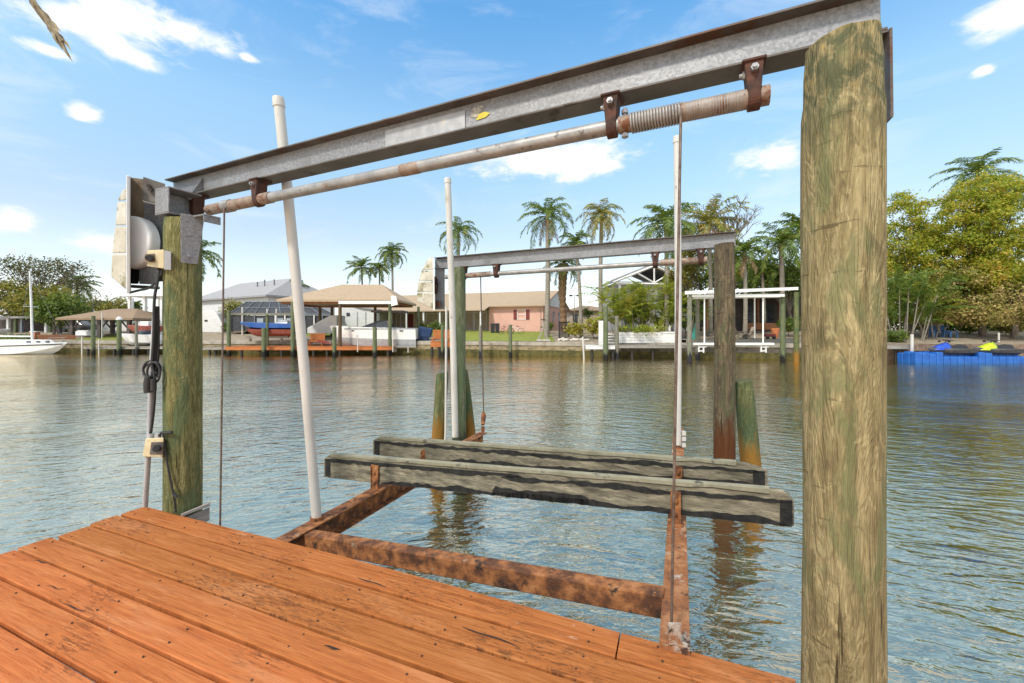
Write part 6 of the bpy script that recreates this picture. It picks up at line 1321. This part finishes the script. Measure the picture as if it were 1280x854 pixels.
# sailboat
y = 40.4; M = frame((X(-52, y), y, 0)); LS = X(83.5, y) - X(-52, y); boat = thing('sailboat', 'white sailboat with dark stripe and bare mast moored at the far left', 'sailboat', (X(0, y), y, 0))
hull(LS, 2.9, -.35, .05, .82, 1.08, M, flare=.9, full=3.0).build('hull', M_white_clean, boat, smooth='auto')
def stripe(z0, z1, mm, nm, B_, grow):
    mb = MB(M); n = 24
    for s_ in (-1,):
        pts = []
        for i in range(n + 1):
            t = i / n * .985; b_ = 2.9 / 2 * (1 - t ** 3.0) ** .6; pts.append((LS * t, s_ * (b_ * B_ + grow), .26 * t ** 1.6))
        for a, c in zip(pts, pts[1:]): mb.add([(a[0], a[1], z0 + a[2]), (c[0], c[1], z0 + c[2]), (c[0], c[1], z1 + c[2]), (a[0], a[1], z1 + a[2])], [(0, 1, 2, 3)])
    return mb.build(nm, mm, boat)
stripe(.66, .76, M_black, 'stripe', .985, .018)
mb = MB(M); mb.hexa([(LS * .42, -.95, .9), (LS * .85, -.55, 1.02), (LS * .85, .55, 1.02), (LS * .42, .95, .9)], [(LS * .43, -.8, 1.4), (LS * .81, -.45, 1.38), (LS * .81, .45, 1.38), (LS * .43, .8, 1.4)]); cab = mb.build('cabin', M_white_clean, boat, bevel=.05)
for u in (31.5, 42.5, 53.5):
    f = (X(u, y - .9) - X(-52, y)) / LS; mb = MB(M); yy = -.95 + (f - .42) / .43 * .4 + .06; mb.bx(LS * f - .2, LS * f + .2, yy - .03, yy, 1.1, 1.28); mb.build('porthole', M_glass, cab)
mb = MB(M); fm = (X(40.5, y) - X(-52, y)) / LS; mb.tube([(LS * fm, 0, 1.0), (LS * fm - .1, 0, 4.5), (LS * fm - .25, 0, Z(339, y))], [.1, .09, .07], 10); mb.build('mast', M_white, boat, smooth='auto')
mb = MB(M); mb.tube([(LS * fm - .1, 0, 1.7), (LS * .12, 0, 1.75)], .07, 8); mb.tube([(LS * fm - .05, 0, 3.9 + .0), (LS * fm - .05, 0, 3.92)], .05, 6); mb.cyl((LS * fm - .15, -.6, 4.6), (LS * fm - .15, .6, 4.6), .03); mb.build('boom', M_white, boat)
mb = MB(M)
for (a, b_) in (((LS * .98, 0, 1.15), (LS * fm - .24, 0, Z(342, y))), ((LS * fm, -1.25, 1.0), (LS * fm - .24, 0, Z(342, y))), ((LS * .02, 0, 1.0), (LS * fm - .24, 0, Z(341, y)))): mb.cyl(a, b_, .008, n=4)
mb.build('rigging', M_bolt, boat)
mb = MB(M)
for x in (LS * .86, LS * .92, LS * .97): mb.cyl((x, -.5 * (1 - (x / LS) ** 6), 1.05), (x, -.5 * (1 - (x / LS) ** 6), 1.55), .018, n=5)
mb.cyl((LS * .86, -.3, 1.55), (LS * .99, 0, 1.6), .018, n=5); mb.build('bow_rail', M_bolt, boat)
# red boat and white skiff on the left lift, white pavilion
y = 42.6; M = frame((X(197, y), y, 0), R(180)); boat = thing('red_boat', 'dark red boat raised on the lift under the white pavilion', 'boat', (X(197, y), y, Z(417, y)), R(180)); L_ = X(197, y) - X(160, y)
hull(L_, 1.7, Z(416.5, y), Z(414, y), Z(408, y), Z(407, y), M).build('hull', M_red_bottom, boat, smooth='auto'); mb = MB(M); mb.bx(.6, 1.5, -.4, .4, Z(408, y), Z(402, y)); mb.build('console', M_white_clean, boat, bevel=.06); mb = MB(M); mb.bx(.7, 1.4, -.42, -.401, Z(406.5, y), Z(403, y)); mb.build('window', M_glass, boat)
y = 41.4; M = frame((X(200, y), y, 0), R(180)); boat = thing('skiff', 'white skiff beside the grey left dock with a dark windscreen', 'boat', (X(200, y), y, Z(431, y)), R(180)); L_ = X(200, y) - X(152, y)
hull(L_, 1.8, Z(431, y), Z(428, y), Z(419, y), Z(417.5, y), M).build('hull', M_white_clean, boat, smooth='auto'); mb = MB(M); mb.hexa([(1.0, -.6, Z(418.5, y)), (2.2, -.5, Z(418, y)), (2.2, .5, Z(418, y)), (1.0, .6, Z(418.5, y))], [(1.1, -.5, Z(413.5, y)), (1.6, -.4, Z(413.5, y)), (1.6, .4, Z(413.5, y)), (1.1, .5, Z(413.5, y))]); mb.build('windscreen', M_glass, boat)
y = 46.6; t_ = thing('white_pavilion', 'two tier white pavilion with pale roof beside the drive housing', 'pavilion', base(176, y))
mb = MB(); mb.hip(X(149, y), X(206, y), y, y + 5, Z(368.5, y), Z(363.5, y), 2.0, .15); mb.build('roof', M_white, t_)
for (u, dy) in ((161, .3), (179.5, .3), (201, .3), (164, 4.5), (181, 4.5), (199, 4.5)): yy = y + dy; xx = X(u, yy); mb = MB(); mb.bx(xx - .12, xx + .12, yy, yy + .24, gz(xx, yy) - .2, Z(369, y)); mb.build('post', M_white, t_)
mb = MB(); pb(mb, 160, 203, 394, 400, y + .55, 4); mb.build('upper_floor', M_white, t_)
M_gable = mat('pale_grey_siding', [(0.36, 0.37, 0.38), (0.46, 0.47, 0.48)], 2, 0.8, stretch=(1, 1, 5))
# ------------------------------------------------------------------ gabled white house, planter, white lift, patio
y = 46.5; t_ = thing('gabled_house', 'grey house with open white gable trusses behind the golden areca clump', 'house', base(820, y))
pb(MB(), 772, 862, 352, 413.5, y + .8, 8).build('wall', M_gable, t_)
mb = MB(); a, b_, c = P(765, 351, y), P(816, 330.5, y), P(868, 353, y)
for p, q in ((a, b_), (b_, c)):
    mb.hexa([p + Vector((0, -.4, -.16)), q + Vector((0, -.4, -.16)), q + Vector((0, 9, -.16)), p + Vector((0, 9, -.16))], [p + Vector((0, -.4, 0.1)), q + Vector((0, -.4, 0.1)), q + Vector((0, 9, 0.1)), p + Vector((0, 9, 0.1))])
mb.build('roof', M_grey_roof, t_)
mb = MB(); dn = Vector((0, -.5, -.25))
mb.tube([a + dn, b_ + dn, c + dn], .14, 4); mb.tube([a + Vector((.3, -.5, -.35)), c + Vector((-.3, -.5, -.35))], .14, 4); mb.cyl(b_ + dn, Vector((b_.x, b_.y - .5, a.z - .3)), .1, n=4)
for s_ in (-1, 1): mb.cyl(Vector((b_.x, b_.y - .5, a.z - .3)), Vector((b_.x + s_ * 1.9, b_.y - .5, a.z + .8)), .09, n=4)
mb.build('truss', M_white_clean, t_)
for u in (775, 797, 837, 858): pb(MB(), u - 1.2, u + 1.2, 353.5, 414, y - .4, .22).build('post', M_white_clean, t_)
for u in (845, 853): pb(MB(), u - 3, u + 3, 380, 408, y + .72, .07).build('window', M_glass_pale, t_)
y = 35.2; t_ = thing('planter_wall', 'long low white planter wall of horizontal boards', 'planter', (X(805, y), y, 1.2))
mb = MB()
for i in range(4): pb(mb, 774, 829, 415.6 + 3.4 * i, 418.8 + 3.4 * i, y, .35)
mb.build('boards', M_white, t_); y = 35.0; t_ = thing('planter_box', 'square white planter box at the right end of the board wall', 'planter', (X(838, y), y, 1.2)); pb(MB(), 828.5, 851, 417, 429.5, y, .8).build('box', M_white_clean, t_, bevel=.03); pb(MB(), 827.8, 851.7, 414.8, 416.8, y - .05, .9).build('rim', M_white_clean, t_)
deck('grey dock walkway in front of the white planter wall', 745, 858, 431.5, 33.9, 1.4, M_grey_wood, legs=[(790, .4), (816, .4)], th=.25)
y = 30.6; t_ = thing('covered_lift', 'white covered boat lift with flat roof on lichen spotted pilings', 'boat lift', (X(925, y), y, 0))
mb = MB(); mb.hexa([P(856, 368.2, y), P(998, 362.5, y), P(998, 362.5, y + 3.4), P(856, 368.2, y + 3.4)], [P(856, 364, y), P(998, 358.8, y), P(998, 358.8, y + 3.4), P(856, 364, y + 3.4)]); mb.build('roof', M_white, t_)
mb = MB(); mb.hexa([P(859, 371.5, y + .2), P(981, 371.0, y + .2), P(981, 371, y + .4), P(859, 371.5, y + .4)], [P(859, 368.5, y + .2), P(981, 367.3, y + .2), P(981, 367.3, y + .4), P(859, 368.5, y + .4)])
mb.hexa([P(866, 374, y + 3.0), P(975, 372.0, y + 3.0), P(975, 372, y + 3.2), P(866, 374, y + 3.2)], [P(866, 371, y + 3.0), P(975, 369, y + 3.0), P(975, 369, y + 3.2), P(866, 371, y + 3.2)]); mb.build('lift_beam', M_white_clean, t_)
for (u, yy, m_) in ((862, y + .3, M_pile_grey), (995.5, y - .4, M_dolphin), (978.5, y + .7, M_pile_green), (872, y + 3.2, M_pile_grey)):
    mb = MB(); mb.tube([(X(u, yy), yy, -1), (X(u, yy), yy, Z(366, y))], [.19, .165], 12); mb.build('post', m_, t_, smooth='auto')
for (u, v1, yy) in ((880.5, 431, y + .5), (953.8, 431, y + .5), (943.3, 423, y + 2.6)): mb = MB(); mb.cyl(P(u, v1, yy), P(u, 372.5, yy), .055, n=10); mb.build('guide_post', M_white_clean, t_, smooth='auto')
mb = MB(); pb(mb, 866, 968, 428.6, 431.5, y + .5, .3); mb.build('cradle_rail', M_white, t_)
for u in (877, 955): mb = MB(); pb(mb, u - 4, u - 2.6, 431.7, 440, y + .6, .1); pb(mb, u - 2.5, u + 6, 433, 434.5, y + .6, .1); pb(mb, u + 2, u + 3.4, 434.7, 441, y + .6, .1); pb(mb, u - 2.5, u + 1.9, 438, 439.4, y + .6, .1); mb.build('cradle_bracket', M_white, t_)
deck('patio dock of grey planks behind the white covered lift', 858, 1003, 424.5, 34.3, 3.2, M_grey_wood, legs=[(885, .3), (920, .3), (962, .3), (985, .3)], th=.3)
y = 44.5; t_ = thing('dark_house', 'dark timber house with a covered porch behind the patio', 'house', base(935, y))
pb(MB(), 866, 1012, 374, 413.5, y + 2.5, 7).build('wall', M_dark_brown, t_); pb(MB(), 862, 1016, 368, 374, y, 10).build('roof', M_dark_brown, t_)
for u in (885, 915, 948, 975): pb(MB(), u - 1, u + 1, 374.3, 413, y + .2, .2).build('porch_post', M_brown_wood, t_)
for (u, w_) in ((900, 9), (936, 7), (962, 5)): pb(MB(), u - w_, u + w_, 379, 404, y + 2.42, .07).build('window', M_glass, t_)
mb = MB(); pb(mb, 935, 990, 404, 412.5, 41.0, .3); solo(mb, 'step_wall', M_brown_wood, 'low brown timber step in front of the dark house porch', 'step', base(962, 41.0), bevel=.03)
def sling_chair(u, y, label, flip):
    x = X(u, y); z = Z(424, 36.0) if y < 37.4 else gz(x, y); t_ = thing('sling_chair', label, 'chair', (x, y, z), 0, 'tan sling chairs on the patio'); f = flip
    mb = MB(); q = lambda a, b_, c: (x + a * f, y + b_, z + c)
    for s_ in (-.3, .3):
        mb.tube([q(-.35, s_, .0), q(.1, s_, .25), q(-.28, s_, .42)], .022, 6); mb.tube([q(.35, s_, 0), q(-.1, s_, .25), q(.3, s_, .42), q(.55, s_, 1.05)], .022, 6); mb.tube([q(-.3, s_, .6), q(.36, s_, .62)], .025, 6)
    mb.build('frame', M_dark_brown, t_)
    mb = MB(); mb.hexa([q(-.3, -.28, .4), q(.3, -.28, .38), q(.3, .28, .38), q(-.3, .28, .4)], [q(-.3, -.28, .43), q(.3, -.28, .41), q(.3, .28, .41), q(-.3, .28, .43)]); mb.build('seat', M_sling, t_)
    mb = MB(); mb.hexa([q(.3, -.28, .41), q(.33, -.28, .41), q(.33, .28, .41), q(.3, .28, .41)], [q(.54, -.28, 1.05), q(.57, -.28, 1.05), q(.57, .28, 1.05), q(.54, .28, 1.05)]); mb.build('backrest', M_sling, t_)
sling_chair(887, 36.2, 'tan sling chair at the left of the patio behind the white pole', -1); sling_chair(896, 37.0, 'tan sling chair half hidden by the dark weathered post', 1)
sling_chair(925, 36.0, 'tan sling chair facing left beside the pale palm trunk', -1); sling_chair(934, 36.6, 'tan sling chair facing right beside the pale palm trunk', 1)
y = 37.6; b = Vector(base(969, y)); mb = MB(); mb.tube([b, b + Vector((0, 0, .5)), b + Vector((0, 0, .75)), b + Vector((0, 0, .8))], [.2, .32, .34, .3], 14); o = solo(mb, 'terracotta_pot', M_terracotta, 'orange terracotta pot on the patio', 'pot', tuple(b), smooth='auto')
y = 35.4; b = P(869, 424, y); mb = MB(); mb.tube([b, b + Vector((0, 0, .3)), b + Vector((.05, 0, 1.2)), b + Vector((.05, 0, 1.6))], [.3, .28, .1, .03], 12); solo(mb, 'parasol', M_teal, 'folded teal parasol at the left of the patio', 'parasol', tuple(b), smooth='auto')
t_ = thing('kayak_cart', 'dark red and grey cart parked on the patio dock', 'cart', tuple(P(964, 424, 35))); y = 35; pb(MB(), 957, 970, 417.5, 421, y, .5).build('body', M_redwood, t_, bevel=.05)
for u in (959.5, 967.5): mb = MB(); mb.cyl(P(u, 422.3, y - .02), P(u, 422.3, y + .1), .16, n=14); mb.build('wheel', M_black, t_)
# ------------------------------------------------------------------ floating dock, two jet skis, garden chairs at the right
y = 29.6; zt = Z(440.5, y); x0 = X(1145, y); nb = 16
t_ = thing('floating_dock', 'bright blue modular floating dock carrying two jet skis', 'floating dock', (x0 + 4, y, 0))
for j in range(3):
    for i in range(nb):
        mb = MB(); c = .5; mb.bx(x0 + i * c + .015, x0 + (i + 1) * c - .015, y + j * c + .015, y + (j + 1) * c - .015, -.12, zt - (.3 if (4 <= i <= 8 or i >= 11) and j == 0 else .05 * ((i * 7 + j) % 3))); mb.build('float_cube', M_dockblue, t_, bevel=.06, seg=3)
def jetski(u, y, label, m_, zt):
    x = X(u, y); t_ = thing('jet_ski', label, 'jet ski', (x, y, zt)); M = frame((x + 1.5, y, zt), R(180))
    hull(3.1, 1.15, -.1, .12, .34, .46, M, flare=.85, full=2.0).build('hull', M_pwc_dark, t_, smooth='auto')
    def loft(rows, nm, mm):
        mb = MB(M); m = 7; vs = []
        for (xx, w_, zt_) in rows:
            h = zt_ - .3
            vs += [(xx, sg * w_ * k, .3 + h * f) for sg, k, f in ((1, 1.15, 0), (1, .95, .6), (1, .5, .93), (1, 0, 1), (-1, .5, .93), (-1, .95, .6), (-1, 1.15, 0))]
        mb.add(vs, [(i * m + k, i * m + k + 1, (i + 1) * m + k + 1, (i + 1) * m + k) for i in range(len(rows) - 1) for k in range(m - 1)] + [tuple(range(m)), tuple(reversed([(len(rows) - 1) * m + k for k in range(m)]))])
        return mb.build(nm, mm, t_, smooth='auto')
    loft([(.3, .2, .5), (.42, .24, .68), (.9, .22, .72), (1.2, .2, .62), (1.5, .19, .66), (1.62, .16, .74)], 'seat', M_black)
    loft([(1.63, .24, .76), (1.75, .3, .86), (2.0, .37, .78), (2.3, .37, .65), (2.6, .3, .53), (2.85, .12, .42)], 'hood', m_)
    loft([(.1, .46, .4), (.5, .5, .42), (1.5, .5, .44), (2.3, .44, .46)], 'deck', M_pwc_dark)
    mb = MB(M); mb.tube([(1.6, -.38, .98), (1.75, -.15, 1.0), (1.75, .15, 1.0), (1.6, .38, .98)], .03, 6); mb.cyl((1.85, 0, .75), (1.73, 0, 1.0), .05); mb.build('handlebar', M_black, t_)
    for s_ in (-.3, .3): mb = MB(M); mb.box((1.9, s_ * 1.15, .95 - .03), (.06, .16, .12)); mb.build('mirror', M_black, t_)
    return t_
jetski(1187, y + .62, 'jet ski with a dark blue hood on the left of the floating dock', M_pwc_blue, zt - .16)
jetski(1244, y + .62, 'jet ski with a lime green hood on the right of the floating dock', M_pwc_lime, zt - .16)
def adirondack(u, y, label, rz):
    b = base(u, y); M = frame(b, rz); t_ = thing('garden_chair', label, 'chair', b, rz, 'blue garden chairs under the seagrape trees')
    mb = MB(M)
    for k in range(5): xx = -.26 + k * .13; mb.hexa([(xx - .055, .2, .3), (xx + .055, .2, .3), (xx + .055, .23, .3), (xx - .055, .23, .3)], [(xx - .055, .5, 1.1 - abs(k - 2) * .06), (xx + .055, .5, 1.1 - abs(k - 2) * .06), (xx + .055, .53, 1.1 - abs(k - 2) * .06), (xx - .055, .53, 1.1 - abs(k - 2) * .06)])
    mb.build('backrest', M_adir, t_); mb = MB(M); mb.hexa([(-.3, -.35, .36), (.3, -.35, .36), (.3, .25, .26), (-.3, .25, .26)], [(-.3, -.35, .4), (.3, -.35, .4), (.3, .25, .3), (-.3, .25, .3)]); mb.build('seat', M_adir, t_)
    for s_ in (-1, 1):
        mb = MB(M); xx = s_ * .36; mb.bx(xx - .07, xx + .07, -.4, .35, .56, .6); mb.build('armrest', M_adir, t_); mb = MB(M); mb.bx(xx - .04, xx + .04, -.36, -.28, 0, .558); mb.build('leg', M_adir, t_); mb = MB(M); mb.bx(xx - .04, xx + .04, .22, .3, 0, .558); mb.build('leg', M_adir, t_)
adirondack(1170, 36.0, 'left blue slatted garden chair under the seagrape trees', R(-10)); adirondack(1186.5, 35.6, 'right blue slatted garden chair under the seagrape trees', R(12))
y = 37.5; t_ = thing('pale_column', 'pale stone column in the shade behind the left blue chair', 'column', base(1176, y)); pb(MB(), 1172, 1180, 384, 414, y, .5).build('shaft', M_tan_wall, t_)
wpole(1248.5, 416, 428, 32.2, 'short white stake behind the lime green jet ski', .06)
